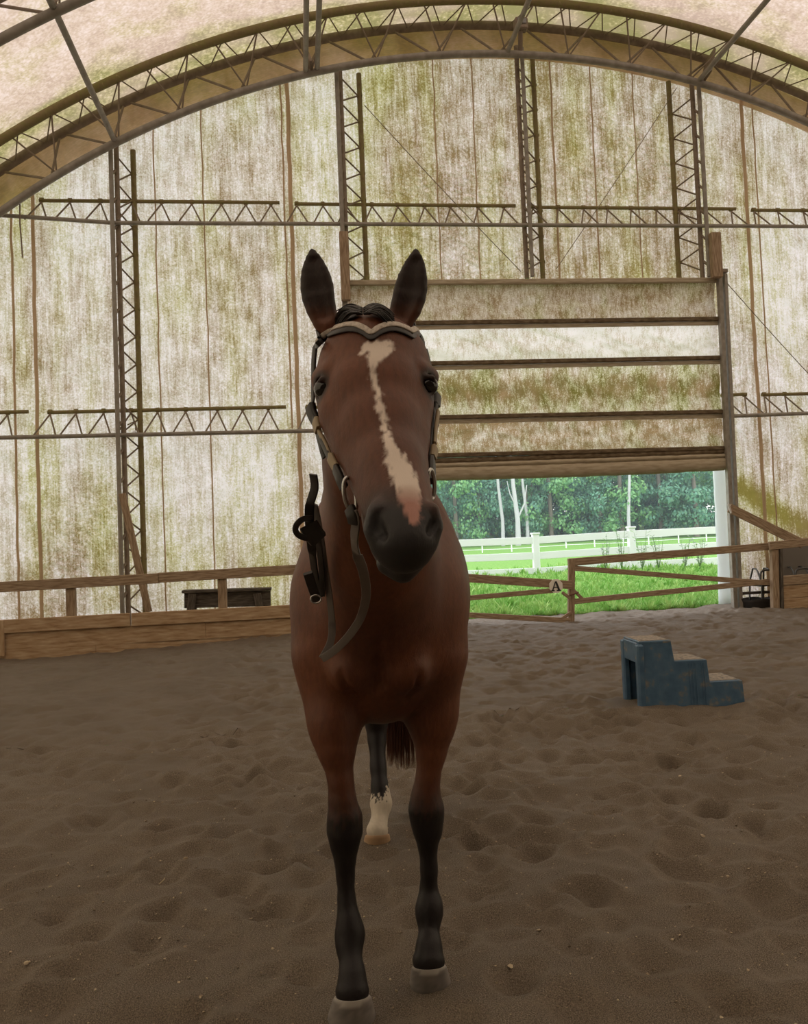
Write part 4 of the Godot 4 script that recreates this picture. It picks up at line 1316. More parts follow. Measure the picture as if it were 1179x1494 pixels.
func build_field() -> void:
	right_dir = (cam_basis * Vector3.RIGHT)
	right_dir = Vector3(right_dir.x, 0, right_dir.z).normalized()
	# trunk
	chain([ph(555, 1.16, 2.60, .20, 1.35), ph(557, 1.20, 2.72, .245, 1.55), ph(566, 1.17, 3.05, .285, 1.36), ph(569, 1.2, 3.4, .285, 1.24), ph(571, 1.27, 3.68, .25, 1.3), ph(574, 1.22, 3.86, .2, 1.3)], .10)
	chain([ph(560, 1.50, 2.55, .06, 1.0), ph(562, 1.56, 2.8, .07, 1.2), ph(566, 1.47, 3.2, .09, 1)], .12)                  # withers
	for sgn in [-1.0, 1.0]:
		chain([ph(571 + sgn * 30, 1.36, 3.62, .17), ph(572 + sgn * 42, 1.1, 3.8, .17), ph(574 + sgn * 40, .92, 3.85, .14)], .12)   # haunches
	# breast
	chain([pp(553, 905, 2.56, 92, 1.1), pp(553, 968, 2.56, 84, 1.0)], .08)
	chain([pp(520, 935, 2.44, 26, 1.2), pp(513, 978, 2.40, 34, 1.0)], .03)
	chain([pp(588, 935, 2.44, 26, 1.2), pp(595, 977, 2.40, 33, 1.0)], .03)
	chain([pp(555, 990, 2.62, 46, 1.0), ph(560, .90, 2.9, .14, 1)], .07)
	# neck
	chain([ph(556, 1.24, 2.58, .175, 1.5), ph(551, 1.40, 2.32, .145, 1.55), ph(546, 1.58, 2.08, .112, 1.5), pp(545, 560, 1.93, 52, 1.35)], .09)
	chain([ph(560, 1.58, 2.7, .05), ph(553, 1.66, 2.36, .04), ph(547, 1.78, 2.06, .035), pp(542, 480, 1.88, 24)], .07)      # crest
	# shoulder blades and points of the shoulder
	chain([ph(512, 1.42, 2.74, .09, 1.4), ph(486, 1.2, 2.62, .11, 1.3), pp(472, 955, 2.52, 42, 1.2)], .08)
	chain([ph(604, 1.42, 2.74, .09, 1.4), ph(622, 1.2, 2.62, .11, 1.3), pp(636, 955, 2.56, 41, 1.2)], .08)
	# forelegs
	chain([pp(476, 955, 2.56, 42, 1.2), pp(484, 1005, 2.52, 38, 1.3), pp(487.5, 1056, 2.47, 33, 1.3), pp(491, 1094, 2.44, 25.5, 1.3)], .05)
	chain([pp(491, 1094, 2.44, 25.5, 1.3), pp(497, 1138, 2.42, 18, 1.35), pp(499.5, 1167, 2.41, 19.5, 1.15), pp(503, 1193, 2.405, 24.5, 1.0), pp(503, 1212, 2.405, 25, 1.0), pp(503, 1231, 2.41, 20, 1.1), pp(503.5, 1252, 2.415, 15, 1.35), pp(504, 1275, 2.42, 12.5, 1.55), pp(506, 1315, 2.41, 12.3, 1.6), pp(509, 1345, 2.39, 16.5, 1.4), pp(510.5, 1363, 2.38, 21, 1.2), pp(509.5, 1381, 2.36, 18, 1.15), pp(511.5, 1398, 2.34, 15.2, 1.2), pp(514, 1422, 2.31, 18.5, 1.15), pp(514, 1444, 2.29, 25, 1.0)], .014)
	chain([pp(634, 955, 2.6, 42, 1.2), pp(629, 1005, 2.6, 36, 1.3), pp(630.5, 1045, 2.59, 32, 1.3), pp(629.5, 1094, 2.57, 21.5, 1.3)], .05)
	chain([pp(629.5, 1094, 2.57, 21.5, 1.3), pp(624, 1138, 2.56, 17, 1.35), pp(621.5, 1162, 2.555, 20.5, 1.15), pp(622, 1180, 2.55, 25, 1.0), pp(623, 1197, 2.55, 23, 1.0), pp(624, 1212, 2.55, 20, 1.1), pp(624, 1230, 2.56, 14, 1.35), pp(626, 1268, 2.56, 11.7, 1.6), pp(625.5, 1300, 2.56, 12.3, 1.6), pp(626.5, 1322, 2.54, 18.5, 1.25), pp(626, 1334, 2.53, 18.5, 1.2), pp(626, 1360, 2.50, 13.7, 1.2), pp(626, 1381, 2.47, 18, 1.15), pp(625.5, 1400, 2.45, 24, 1.0)], .014)
	# hind legs: stifle high and forward, hock pointing back, upright cannon
	chain([ph(545, 1.02, 3.62, .12, 1.3), ph(541, .86, 3.66, .1, 1.4), pp(547, 1010, 3.88, 24, 1.4)], .06)
	chain([pp(547, 1010, 3.88, 24, 1.4), pp(549, 1046, 3.94, 17, 1.7), pp(550, 1078, 3.9, 12.5, 1.5), pp(552, 1120, 3.83, 11, 1.5), pp(554.5, 1150, 3.78, 12, 1.4), pp(556, 1172, 3.75, 15, 1.2), pp(554, 1193, 3.71, 10.7, 1.2), pp(550.5, 1211, 3.67, 16, 1.0)], .02)
	chain([ph(600, 1.02, 3.8, .12, 1.3), ph(607, .86, 3.88, .1, 1.4), pp(612, 985, 4.15, 22, 1.4)], .06)
	chain([pp(612, 985, 4.15, 22, 1.4), pp(614, 1015, 4.2, 16, 1.7), pp(616, 1065, 4.16, 11, 1.5), pp(619, 1108, 4.1, 10.5, 1.4), pp(620, 1132, 4.08, 13.5, 1.2), pp(619, 1150, 4.04, 10, 1.2), pp(618, 1166, 4.01, 15, 1.0)], .02)
	# head
	chain([pp(541, 492, 1.84, 42, .95), pp(545, 524, 1.775, 70, .8), pp(546, 565, 1.745, 79, .72), pp(549, 605, 1.70, 74, .72), pp(557, 648, 1.645, 62, .78), pp(567, 692, 1.58, 50, .85), pp(577, 728, 1.52, 44, .9), pp(585, 757, 1.475, 44, .85)], .05)
	chain([pp(544, 500, 1.72, 40, .7), pp(548, 555, 1.665, 44, .6), pp(557, 610, 1.61, 36, .7), pp(572, 670, 1.535, 28, .85), pp(586, 725, 1.455, 26, .9)], .045)                  # forehead and nasal bone
	chain([pp(541, 600, 1.92, 50, 1.2), pp(544, 655, 1.87, 52, 1.2), pp(556, 715, 1.73, 40, 1.0), pp(572, 765, 1.60, 32, .9), pp(583, 800, 1.53, 30, .9)], .05)                 # jaw
	chain([pp(508, 590, 1.86, 24, 1.6), pp(507, 650, 1.83, 22, 1.5), pp(525, 700, 1.72, 18, 1.2)], .04)        # cheeks
	chain([pp(588, 590, 1.86, 24, 1.6), pp(586, 650, 1.83, 22, 1.5), pp(592, 700, 1.72, 18, 1.2)], .04)
	# muzzle
	chain([pp(586, 765, 1.44, 40, .85), pp(590, 790, 1.43, 42, .8), pp(590, 806, 1.435, 36, .8)], .03)
	chain([pp(552, 750, 1.43, 17, 1.1), pp(552, 771, 1.425, 19, 1.0), pp(557, 795, 1.43, 16, 1)], .014)         # nostril wings
	chain([pp(629, 747, 1.435, 13, 1.1), pp(628, 767, 1.43, 16, 1.0), pp(621, 790, 1.435, 16, 1)], .014)
	chain([pp(565, 822, 1.475, 15, 1), pp(588, 829, 1.47, 19, .9), pp(606, 820, 1.475, 14, 1)], .016)             # lower lip and chin
	chain([pp(582, 818, 1.51, 26, 1), pp(574, 800, 1.56, 28, 1)], .03)
	# brows and facial crests
	for e in [[466, 553, 482, 544, 470, 576, 485, 610, 511, 662], [630, 549, 613, 541, 626, 572, 612, 608, 606, 662]]:
		chain([pp(e[0], e[1], 1.735, 10), pp(e[2], e[3], 1.70, 12)], .02)
		chain([pp(e[6], e[7], 1.695, 9), pp(e[8], e[9], 1.63, 6)], .02)
	# veins down the face
	chain([pp(531, 653, 1.6, 2.6), pp(521, 660, 1.61, 2.8), pp(517, 672, 1.605, 2.6), pp(509, 676, 1.612, 2.4)], .006)
	# ears
	chain([pp(484, 486, 1.84, 17, .9), pp(475, 468, 1.835, 19, .75)], .02)
	chain([pp(475, 468, 1.835, 19, .75), pp(468.5, 450, 1.835, 22, .6), pp(464.5, 434, 1.837, 24, .5), pp(462.5, 419, 1.84, 24.5, .45), pp(460.5, 405, 1.842, 22.5, .44), pp(459, 394, 1.843, 19.5, .45), pp(458, 384, 1.845, 15.5, .47), pp(456.8, 375, 1.846, 11, .5), pp(455.6, 367, 1.847, 5.5, .6), pp(455, 363, 1.848, 1.8, .9)], .002)
	chain([pp(575, 486, 1.84, 17, .9), pp(584, 468, 1.835, 19, .75)], .02)
	chain([pp(584, 468, 1.835, 19, .75), pp(592, 450, 1.835, 23, .6), pp(597, 434, 1.837, 24.5, .5), pp(600, 419, 1.84, 24.2, .45), pp(602.3, 405, 1.842, 21.8, .44), pp(604, 394, 1.843, 18.5, .45), pp(605.5, 384, 1.845, 15, .47), pp(606.5, 375, 1.846, 10.5, .5), pp(606.7, 367, 1.847, 5.3, .6), pp(606.4, 363, 1.848, 1.8, .9)], .002)
	# hollows: ears, nostrils, mouth corner
	chain([pp(473, 460, 1.814, 10, .7), pp(463, 414, 1.812, 16, .6)], .014, true)
	chain([pp(463, 414, 1.812, 16, .6), pp(457.5, 380, 1.834, 6, .6)], .014, true)
	chain([pp(587, 460, 1.814, 10, .7), pp(600, 414, 1.812, 16, .6)], .014, true)
	chain([pp(600, 414, 1.812, 16, .6), pp(606, 380, 1.834, 6, .6)], .014, true)
	chain([pp(556, 744, 1.40, 6, 1.3), pp(549, 754, 1.395, 9, 1.5), pp(550, 768, 1.392, 11, 1.5), pp(557, 780, 1.395, 8, 1.3)], .006, true)
	chain([pp(629, 741, 1.41, 4, 1.5), pp(634, 752, 1.405, 6.5, 1.8), pp(633, 765, 1.405, 7, 1.8), pp(627, 775, 1.405, 5, 1.5)], .006, true)
	chain([pp(548, 806, 1.46, 2.2, 1.6), pp(565, 812, 1.425, 2.2, 2.2), pp(588, 815, 1.415, 2.2, 2.2), pp(612, 809, 1.43, 2.2, 2.0)], .006, true)
	# eye sockets
	fld.add(at_d(472.5, 567, 1.70), at_d(473.5, 567, 1.70), right_dir, .0225, .0225, 1, 1, .006, true)
	fld.add(at_d(624, 563, 1.70), at_d(625, 563, 1.70), right_dir, .0225, .0225, 1, 1, .006, true)
	for e in [[474.0, 567.0], [622.5, 563.0]]:       # lids
		var sg := -1.0 if e[0] < 500 else 1.0
		chain([pp(e[0] - 14, e[1] - 4, 1.70, 3.2), pp(e[0] - 4, e[1] - 13, 1.682, 3.8), pp(e[0] + 8, e[1] - 12, 1.682, 3.6), pp(e[0] + 14, e[1] + 1, 1.692, 2.8)], .006)
		chain([pp(e[0] - 13, e[1] + 5, 1.70, 2.6), pp(e[0], e[1] + 14.5, 1.686, 2.6), pp(e[0] + 13, e[1] + 6, 1.692, 2.4)], .006)

func coat(p: Vector3, n: Vector3, grain: FastNoiseLite, hairn: FastNoiseLite, marks: Dictionary) -> Color:
	var g := grain.get_noise_3dv(p)
	var f := hairn.get_noise_3dv(Vector3(p.x * 1.6, p.y * .35, p.z))
	var bay := Color(.150, .050, .022).lerp(Color(.085, .028, .014), clampf(.45 + g * .9, 0, 1))
	var black := Color(.013, .011, .011)
	var c := bay * (1.0 + f * .25)
	# points: black legs
	var knee: float = .66 + .06 * g + .05 * f
	var legs := clampf((knee - p.y) / .16, 0, 1)
	c = c.lerp(black, legs)
	# hind white sock
	var z_hind: Vector3 = marks.hind
	if (Vector2(p.x, p.z) - Vector2(z_hind.x, z_hind.z)).length() < .7 and p.y < .45:
		var top := .285 + .05 * f + .09 * clampf((p.x - z_hind.x) * 12.0, -1, 1)
		if p.y < top: c = Color(.60, .52, .42) * (1.0 + .12 * f)
	# forehead, blaze and snip
	var hd: float = (p - (marks.poll as Vector3)).dot(marks.down)
	if p.y > 1.2 and (p - (marks.poll as Vector3)).length() < .8 and hd > -.6:
		# dark ears inside, dark poll
		c = c.lerp(Color(.014, .009, .007), .88 * smoothstep((marks.ear as float) - .02, (marks.ear as float) + .035, p.y + .01 * f))
		var mz: float = hd + .06 * g
		var dark := clampf((mz - .40) / .07, 0, 1)
		var m_col := Color(.034, .031, .031).lerp(Color(.018, .017, .018), clampf((mz - .54) / .05, 0, 1))
		c = c.lerp(m_col, dark)
		for q in marks.eyes:
			var de := (p - (q as Vector3)).length()
			c = c.lerp(Color(.02, .014, .012), clampf((.043 - de) / .014, 0, .85))
		var best := -9.0
		var along := 0.0
		var bl: Array = marks.blaze
		for k in bl.size() - 1:
			var sd := segment_distance(p, bl[k][0], bl[k + 1][0])
			var w: float = lerpf(bl[k][1], bl[k + 1][1], sd.y)
			var e := w - sd.x + .009 * f + .003 * g
			if e > best:
				best = e
				along = k + sd.y
		if best > -.004:
			var wh := Color(.78, .65, .56)
			if along > 15.9: wh = wh.lerp(Color(.5, .25, .2), clampf((along - 15.9) * .8, 0, 1))
			c = c.lerp(wh, smoothstep(-.005, .005, best))
	return c

func strands(roots: Array, tips: Array, mids: Array, w: float, cols: Array, ends := Color(0, 0, 0, 0)) -> Mesh:
	var mb := MB.new()
	for k in roots.size():
		var a: Vector3 = roots[k]
		var b: Vector3 = mids[k]
		var c: Vector3 = tips[k]
		var path := []
		var rad := []
		for q in 7:
			var t := q / 6.0
			path.append(a * (1 - t) * (1 - t) + b * 2.0 * t * (1 - t) + c * t * t)
			rad.append(w * (1.0 - .85 * t * t))
		var from := mb.c.size()
		mb.tube(path, rad, 4, cols[k % cols.size()], false)
		if ends.a > 0:       # sun-bleached ends
			for q in range(from + 16, from + 28): mb.c[q] = mb.c[q].lerp(ends, (q - from - 12) / 16.0)
	return mb.mesh()

func hoof(parent: Node, top: Vector3, tw: float, bottom: Vector3, bw: float, m: Material) -> void:
	var mb := MB.new()
	var rows := []
	var fwd := (cam_basis * Vector3.BACK)
	fwd = Vector3(fwd.x, 0, fwd.z).normalized()
	var sd := right_dir
	for j in 9:
		var t := j / 8.0
		var c := bottom.lerp(top, t)
		var w := lerpf(bw, tw, t)
		if j == 0: w = bw * .96
		if j == 8: w = tw * .93
		var row := []
		for k in 28:
			var a := TAU * k / 28.0
			var ex := cos(a)
			var ez := sin(a)
			var heel := .62 if ez < 0 else 1.08
			var lift := (.012 * (1 - ez) * t) if j > 0 else 0.0
			row.append(c + sd * ex * w * (1.0 if ez > -.5 else .86) + fwd * ez * w * heel + Vector3(0, -lift, 0))
		rows.append(row)
	mb.grid(rows, Color.WHITE, true)
	# grid rows run upwards with right x forward order, so turn the faces if they look inwards
	var mid := bottom.lerp(top, .5)
	if mb.n[28 * 4].dot(mb.v[28 * 4] - mid) < 0:
		for k in mb.n.size(): mb.n[k] = -mb.n[k]
		for k in range(0, mb.ix.size(), 3):
			var q := mb.ix[k]
			mb.ix[k] = mb.ix[k + 1]
			mb.ix[k + 1] = q
	mb.cap(rows[8])
	mb.cap(rows[0], true)
	# horn: vertical grey streaks, paler at the coronet
	var st := noise(int(bw * 10000.0), .9, 2)
	for k in mb.v.size():
		var q := mb.v[k] - mid
		var t := clampf((mb.v[k].y - bottom.y) / (top.y - bottom.y), 0, 1)
		var s := st.get_noise_1d(atan2(q.dot(fwd), q.dot(sd)) * 9.0) * .5 + st.get_noise_2d(q.x * 60.0, q.y * 25.0) * .3
		var c := Color(.29, .255, .23).lerp(Color(.15, .135, .13), clampf(.5 + s, 0, 1))
		if t > .86: c = Color(.44, .4, .36)
		mb.c[k] = c
	part(parent, "hoof", mb.mesh(), m)

func build_horse() -> void:
	var t0 := Time.get_ticks_msec()
	build_field()
	var groove := []      # the furrow between the breast muscles
	for q in [[553, 940, 3.0], [554, 970, 6.0], [555, 1000, 6.0]]:
		groove.append([fld.hit(EYE, ray(q[0], q[1])), q[2] * 2.4 / FOCAL, 1.0])
	chain(groove, .03, true)
	for q in [[[497, 985], [512, 1012], [527, 1024]], [[612, 985], [604, 1010], [592, 1022]]]:
		var g2 := []
		for e in q: g2.append([fld.hit(EYE, ray(e[0], e[1])), 2.2 * 2.4 / FOCAL, 1.0])
		chain(g2, .022, true)
	fld.cells.clear()
	var hz := thing("horse", "bay horse with a white blaze standing bridled on the arena sand", "horse", at_hd(560, 0, 2.9))
	var cut_p := at_hd(546, 1.62, 2.03)
	var cut_n := (at_d(545, 520, 1.80) - at_hd(551, 1.40, 2.32)).normalized()
	var mb := MB.new()
	fld.net(fld.hit(EYE, ray(548, 560)), .0042, mb, cut_p, cut_n)
	print("head ", mb.v.size(), " verts ", Time.get_ticks_msec() - t0, " ms")
	fld.net(fld.hit(EYE, ray(553, 980)), .0075, mb, cut_p, -cut_n)
	print("body ", mb.v.size(), " verts ", Time.get_ticks_msec() - t0, " ms")
	var blaze := []
	for b in [[529, 515, 3], [538, 506, 9], [551, 507, 15], [567, 501, 7], [572, 506, 3], [560, 511, 11], [549, 518, 14], [546, 524, 9], [544, 536, 5.5], [546, 552, 4.5], [551, 572, 4.2], [555, 594, 4], [561, 620, 4], [567, 645, 6], [577, 668, 13], [588, 686, 17], [597, 708, 17], [600, 730, 14], [603, 752, 9], [604, 760, 6]]:
		var s := on_skin(b[0], b[1], 0.0)
		blaze.append([s[0], b[2] * 1.6 / FOCAL])
	var poll := on_skin(544, 490, 0.0)[0] as Vector3
	var nose := on_skin(592, 770, 0.0)[0] as Vector3
	var marks := {"poll": poll, "down": (nose - poll).normalized(), "ear": at_d(470, 462, 1.83).y, "eyes": [at_d(474, 567, 1.70), at_d(622, 563, 1.70)], "blaze": blaze, "hind": at_hd(580, 0, 3.9)}
	var gn := noise(101, 3.2, 3)
	var hn := noise(102, 60.0, 2)
	for k in mb.v.size(): mb.c[k] = coat(mb.v[k], mb.n[k], gn, hn, marks)
	var cm := mat("bay_coat", Color.WHITE, .52, .42)
	cm.vertex_color_use_as_albedo = true
	cm.uv1_triplanar = true
	cm.uv1_world_triplanar = true
	cm.uv1_scale = Vector3(5, 1.6, 5)
	cm.heightmap_enabled = true
	cm.heightmap_texture = grey_tex(103, .11, 512, 3)
	cm.heightmap_scale = .05
	part(hz, "body", mb.mesh(), cm)
	print("coat ", Time.get_ticks_msec() - t0, " ms")
	# eyes
	var em := mat("eye", Color(.012, .008, .007), .06, .6)
	for e in [at_d(473, 567, 1.70), at_d(624.5, 563, 1.70)]:
		var sp := SphereMesh.new()
		sp.radius = .0215; sp.height = .043; sp.radial_segments = 32; sp.rings = 16
		part(hz, "eye", sp, em, Transform3D(Basis(), e))
	# hooves
	var hm := mat("hoof_horn", Color.WHITE, .55, .4)
	hm.vertex_color_use_as_albedo = true
	hoof(hz, at_d(514, 1446, 2.29), 27 * 2.29 / FOCAL, at_hd(513, -.005, 2.33), 36.5 * 2.33 / FOCAL, hm)
	hoof(hz, at_d(625.5, 1402, 2.45), 25 * 2.45 / FOCAL, at_hd(628, -.004, 2.49), 31 * 2.49 / FOCAL, hm)
	var tan_m := mat("pale_hoof_horn", Color(.42, .27, .16), .6, .4)
	hoof(hz, at_d(550.5, 1213, 3.67), 17.5 * 3.67 / FOCAL, at_hd(550, -.002, 3.69), 20.5 * 3.69 / FOCAL, tan_m)
	hoof(hz, at_d(618, 1168, 4.01), 16.5 * 4.01 / FOCAL, at_hd(618, -.002, 4.04), 19 * 4.04 / FOCAL, tan_m)
	# hair
	var rng := RandomNumberGenerator.new()
	rng.seed = 21
	var hair := mat("black_hair", Color.WHITE, .5, .4)
	hair.vertex_color_use_as_albedo = true
	var blacks := [Color(.012, .010, .010), Color(.02, .016, .014), Color(.028, .02, .016)]
	var roots := []; var mids := []; var tips := []
	for k in 620:      # forelock parted to both sides between the ears
		var sgn := -1.0 if k % 2 else 1.0
		var u := rng.randf()
		var lift := .006 + .02 * rng.randf()
		var a: Vector3 = on_skin_cached(530 + sgn * 5 + rng.randf_range(-4, 4), 458 + rng.randf_range(-4, 6)) + Vector3(0, .006, 0)
		var ex := 530 + sgn * (30 + 12 * u) + (4.0 if sgn > 0 else 0.0)
		var c: Vector3 = on_skin_cached(ex, 470 + rng.randf_range(-6, 9)) + Vector3(0, .004 * u, 0)
		var b := (a + c) * .5 + Vector3(0, .022 + .012 * u, 0) - ray(530, 450).normalized() * lift
		roots.append(a); mids.append(b); tips.append(c)
	part(hz, "forelock", strands(roots, tips, mids, .0022, blacks), hair)
	roots = []; mids = []; tips = []
	for k in 420:      # mane along the crest, falling on the near side
		var u := rng.randf()
		var a: Vector3 = (at_d(535, 462, 1.86)).lerp(at_hd(556, 1.70, 2.5), u) + Vector3(rng.randf_range(-.01, .01), rng.randf_range(-.02, .02), 0)
		var c := a + right_dir * rng.randf_range(-.12, -.07) + Vector3(0, rng.randf_range(-.17, -.07), 0)
		var b := a + right_dir * -.08 + Vector3(0, .05, 0)
		roots.append(a); mids.append(b); tips.append(c)
	part(hz, "mane", strands(roots, tips, mids, .0018, [Color(.02, .012, .009), Color(.05, .022, .012), Color(.012, .01, .01)]), hair)
	roots = []; mids = []; tips = []
	for k in 700:
		var u := rng.randf_range(-1, 1)
		var a := at_hd(581 + u * 9, rng.randf_range(1.1, 1.32), 4.06 + rng.randf_range(0, .06))
		var px := 584.5 + u * 20 + rng.randf_range(-1.5, 1.5)
		var c := at_d(px, 1098 + rng.randf_range(-40, 28) * (1.0 - .3 * absf(u)), 4.12 + rng.randf_range(-.03, .05))
		var b := at_hd(583 + u * 17, .75, 4.15 + rng.randf_range(-.03, .03))
		roots.append(a); mids.append(b); tips.append(c)
	part(hz, "tail", strands(roots, tips, mids, .0034, [Color(.016, .009, .007), Color(.03, .014, .009), Color(.06, .025, .016)], Color(.15, .06, .035)), hair)
	print("horse ", Time.get_ticks_msec() - t0, " ms")

# ---------------------------------------------------------------- bridle
func lay(parent: Node, called: String, pts: Array, width: float, thick: float, m: Material, lift := .004) -> void:   # a strap laid on the horse through picture points [px, py] or [px, py, distance]
	var path := []
	var faces := []
	for i in pts.size() - 1:
		for q in (4 if i < pts.size() - 2 else 5):
			var t := q / 4.0
			var a: Array = pts[i]
			var b: Array = pts[i + 1]
			var a0: Array = pts[maxi(i - 1, 0)]
			var b1: Array = pts[mini(i + 2, pts.size() - 1)]
			var px := cubic_interpolate(a[0], b[0], a0[0], b1[0], t)
			var py := cubic_interpolate(a[1], b[1], a0[1], b1[1], t)
			if a.size() > 2 and b.size() > 2:
				var d := lerpf(a[2], b[2], t)
				var p := at_d(px, py, d)
				var n := fld.slope(p) if fld.at(p) < .05 else -ray(px, py).normalized()
				for k in 6:
					var e := fld.at(p)
					if e >= lift: break
					p += n * (lift - e)
				path.append(p)
				faces.append((n * .6 - ray(px, py).normalized() * .5).normalized())
			else:
				var s := on_skin(px, py, lift, 1.72)
				path.append(s[0])
				faces.append(s[1])
	var mb := MB.new()
	mb.strap(path, faces, width, thick)
	part(parent, called, mb.mesh(), m)

func torus(parent: Node, called: String, c: Vector3, u: Vector3, v: Vector3, r: float, m: Material) -> void:
	var path := []
	for k in 33: path.append(c + u * cos(TAU * k / 32) + v * sin(TAU * k / 32))
	pipe(parent, called, path, r, m, 8)

func build_bridle() -> void:
	var leather := mat("dark_leather", Color(.02, .014, .011), .42, .5)
	var bead := grained(mat("pale_beading", Color.WHITE, .35, .6), ramp_tex(111, .05, [[0, Color(.16, .11, .08)], [.35, Color(.42, .34, .27)], [1, Color(.72, .62, .53)]], 256, 3), Vector3(9, 9, 9), true)
	var tanm := mat("tan_keeper", Color(.38, .29, .18), .5)
	var steel_b := mat("bit_steel", Color(.5, .48, .46), .25)
	steel_b.metallic = .85
	var grey_l := mat("worn_leather_rein", Color(.15, .125, .11), .45, .5)
	var b := thing("bridle", "dark leather bridle with a pale V-shaped beaded browband on the horse", "bridle", at_d(545, 490, 1.72))
	lay(b, "browband", [[460, 512, 1.80], [464, 502, 1.78], [475, 493], [490, 486.5], [508, 482], [522, 483], [533, 488], [542, 494], [551, 488], [562, 483], [575, 481.5], [590, 486], [602, 494, 1.77], [611, 508, 1.79]], .011, .005, leather, .003)
	lay(b, "beaded_strip", [[461, 501, 1.79], [467, 494, 1.775], [478, 486], [493, 479.5], [509, 475.5], [522, 476.5], [533, 481.5], [542, 487], [551, 481], [562, 476.5], [576, 475.5], [590, 480], [600, 486, 1.765], [607, 494, 1.785]], .0115, .005, bead, .005)
	lay(b, "headpiece", [[462, 508, 1.80], [466, 488, 1.84], [485, 470, 1.88], [515, 456, 1.90], [545, 452, 1.90], [575, 457, 1.90], [598, 472, 1.87], [610, 495, 1.83], [613, 520, 1.81]], .026, .005, leather, .003)
	# near cheekpiece
	lay(b, "cheekpiece", [[460, 505, 1.80], [458, 525, 1.79], [457.5, 548, 1.785], [457, 580, 1.77], [456, 600, 1.745], [462, 624, 1.71], [470, 644, 1.685], [480, 666, 1.655], [488, 684, 1.63], [495, 700, 1.61]], .014, .006, leather, .004)
	lay(b, "cheek_buckle", [[453, 592, 1.75], [455, 602, 1.745], [461, 614, 1.735]], .026, .014, leather, .006)
	lay(b, "strap_end", [[459, 612, 1.74], [463, 632, 1.72], [468, 652, 1.705], [473, 668, 1.70]], .012, .005, leather, .004)
	lay(b, "tan_keeper", [[465, 612, 1.715], [470, 625, 1.70]], .02, .012, tanm, .008)
	lay(b, "tan_strip", [[470, 626, 1.70], [477, 645, 1.675], [484, 664, 1.65]], .006, .008, tanm, .008)
	lay(b, "tan_keeper", [[483, 666, 1.648], [490, 682, 1.63]], .018, .012, tanm, .008)
	lay(b, "bit_hanger", [[490, 684, 1.625], [496, 698, 1.605], [502, 712, 1.60]], .018, .012, leather, .006)
	torus(b, "bit_ring", at_d(511, 722, 1.565), at_d(506, 697, 1.56) - at_d(511, 722, 1.565), at_d(519, 719, 1.575) - at_d(511, 722, 1.565), .0042, steel_b)
	# far cheekpiece
	lay(b, "cheekpiece", [[612, 512, 1.79], [618, 530, 1.79], [627, 560, 1.77], [630, 585, 1.745], [630, 610, 1.715], [628, 640, 1.67], [628, 670, 1.635], [628, 692, 1.60]], .012, .006, leather, .004)
	lay(b, "cheek_buckle", [[629, 574, 1.75], [632, 590, 1.74]], .022, .014, leather, .006)
	lay(b, "strap_end", [[632, 588, 1.735], [636, 604, 1.73], [637, 622, 1.73]], .012, .006, leather, .006)
	lay(b, "tan_strip", [[628.5, 598, 1.715], [628.5, 622, 1.69], [629, 646, 1.66]], .008, .006, tanm, .010)
	lay(b, "tan_keeper", [[630, 652, 1.655], [630, 667, 1.64]], .016, .012, tanm, .010)
	lay(b, "bit_hanger", [[629, 670, 1.635], [629, 688, 1.61], [630, 702, 1.60]], .018, .012, leather, .008)
	torus(b, "bit_ring", at_d(629, 707, 1.575), at_d(628, 684, 1.56) - at_d(629, 706, 1.575), at_d(634, 705, 1.59) - at_d(629, 706, 1.575), .0042, steel_b)
	# reins hanging in a loop before the chest
	lay(b, "rein_buckle", [[510, 741, 1.56], [514, 752, 1.555], [517, 764, 1.56]], .022, .012, leather, .004)
	lay(b, "rein", [[516, 744, 1.55], [519, 762, 1.555], [517, 785, 1.58], [520, 806, 1.64], [529, 830, 1.74], [534, 858, 1.86], [533, 878, 1.95], [525, 904, 2.06], [508, 929, 2.14], [488, 949, 2.19], [470, 961, 2.22]], .02, .004, grey_l, .012)
	lay(b, "rein", [[470, 961, 2.22], [482, 938, 2.23], [484.5, 912, 2.24], [481, 872, 2.22], [475, 832, 2.18], [470, 795, 2.12], [464, 760, 2.06], [459, 735, 2.03]], .019, .004, grey_l, .012)
	# strap ends and the loop hanging beside the neck
	lay(b, "neck_strap", [[457, 692, 1.99], [459, 712, 2.0], [452, 738, 2.02], [452, 765, 2.05], [455, 800, 2.12], [460, 838, 2.2], [466, 868, 2.25]], .022, .006, leather, .008)
	lay(b, "neck_strap", [[462, 772, 2.03], [466, 800, 2.1], [470, 840, 2.18], [470, 868, 2.22]], .018, .005, leather, .016)
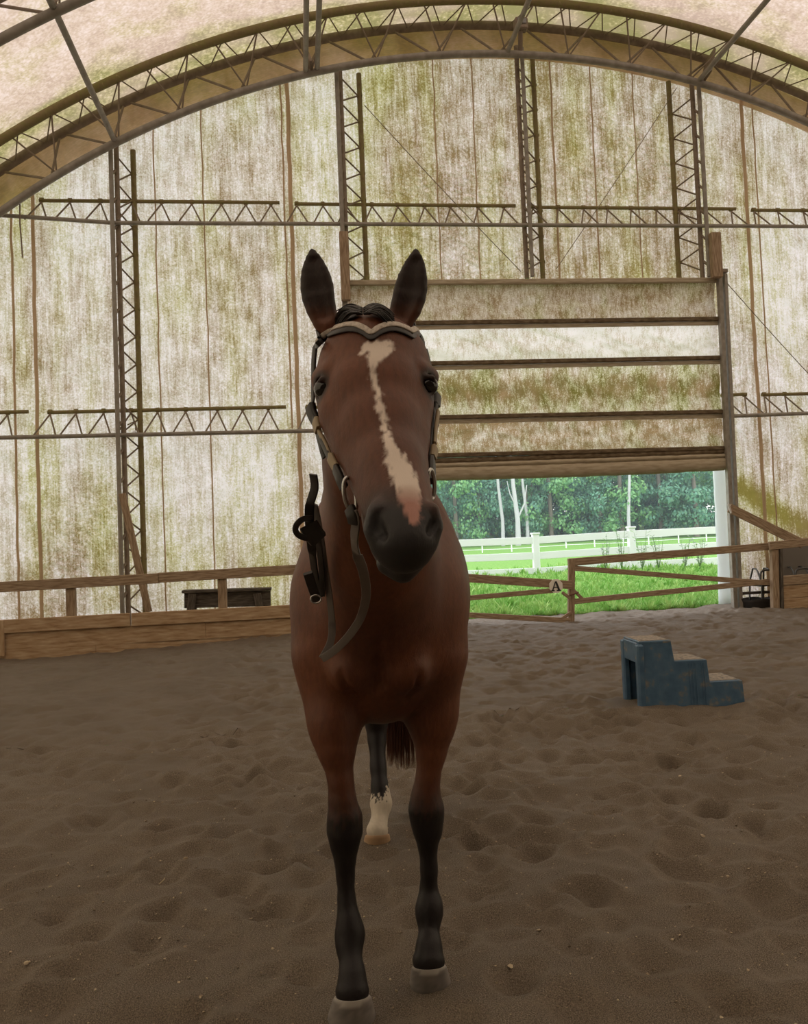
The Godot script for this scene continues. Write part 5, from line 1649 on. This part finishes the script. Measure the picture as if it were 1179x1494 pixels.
	lay(b, "strap_loop", [[456, 757, 2.0], [443, 757, 1.98], [434, 764, 1.97], [431, 773, 1.97], [436, 781, 1.98], [447, 785, 1.99], [458, 784, 2.0]], .012, .008, leather, .006)
	lay(b, "strap_knot", [[450, 765, 2.0], [457, 778, 2.0], [464, 786, 2.01]], .04, .024, leather, .012)
	lay(b, "buckled_end", [[449, 836, 2.16], [454, 852, 2.18], [459, 866, 2.2], [463, 876, 2.21]], .022, .01, leather, .016)
	torus(b, "buckle", at_d(461, 874, 2.17), right_dir * .014, Vector3(0, .011, 0), .0025, steel_b)

# ================================================================
func _ready() -> void:
	# camera, sky, exposure
	var cam := Camera3D.new()
	cam.name = "camera"
	add_child(cam)
	cam.transform = Transform3D(cam_basis, EYE)
	cam.keep_aspect = Camera3D.KEEP_HEIGHT
	cam.fov = rad_to_deg(2.0 * atan(747.0 / FOCAL))
	cam.near = 0.05
	cam.far = 600.0
	cam.current = true
	var env := Environment.new()
	env.tonemap_mode = Environment.TONE_MAPPER_LINEAR
	env.tonemap_exposure = 1.0
	env.background_mode = Environment.BG_SKY
	env.background_energy_multiplier = 2.85
	env.volumetric_fog_enabled = true
	env.volumetric_fog_density = 0.0
	env.sdfgi_enabled = true
	env.ssao_enabled = true
	env.ssil_enabled = true
	var sky := Sky.new()
	var sm := ProceduralSkyMaterial.new()       # a bright, evenly overcast sky
	sm.sky_top_color = Color(.98, .985, 1.0)
	sm.sky_horizon_color = Color(1.0, .995, .98)
	sm.ground_horizon_color = Color(.5, .55, .5)
	sm.ground_bottom_color = Color(.35, .4, .33)
	sky.sky_material = sm
	env.sky = sky
	var we := WorldEnvironment.new()
	we.environment = env
	we.name = "environment"
	add_child(we)
	make_materials()
	build_shell()
	print("shell ", Time.get_ticks_msec())
	build_frame()
	build_door()
	build_sand([at_hd(513, 0, 2.33), at_hd(628, 0, 2.49), at_hd(550, 0, 3.69), at_hd(618, 0, 4.04)])
	print("sand ", Time.get_ticks_msec())
	build_outside()
	build_fences()
	build_clutter()
	build_block()
	print("objects ", Time.get_ticks_msec())
	build_horse()
	build_bridle()
	print("done ", Time.get_ticks_msec())
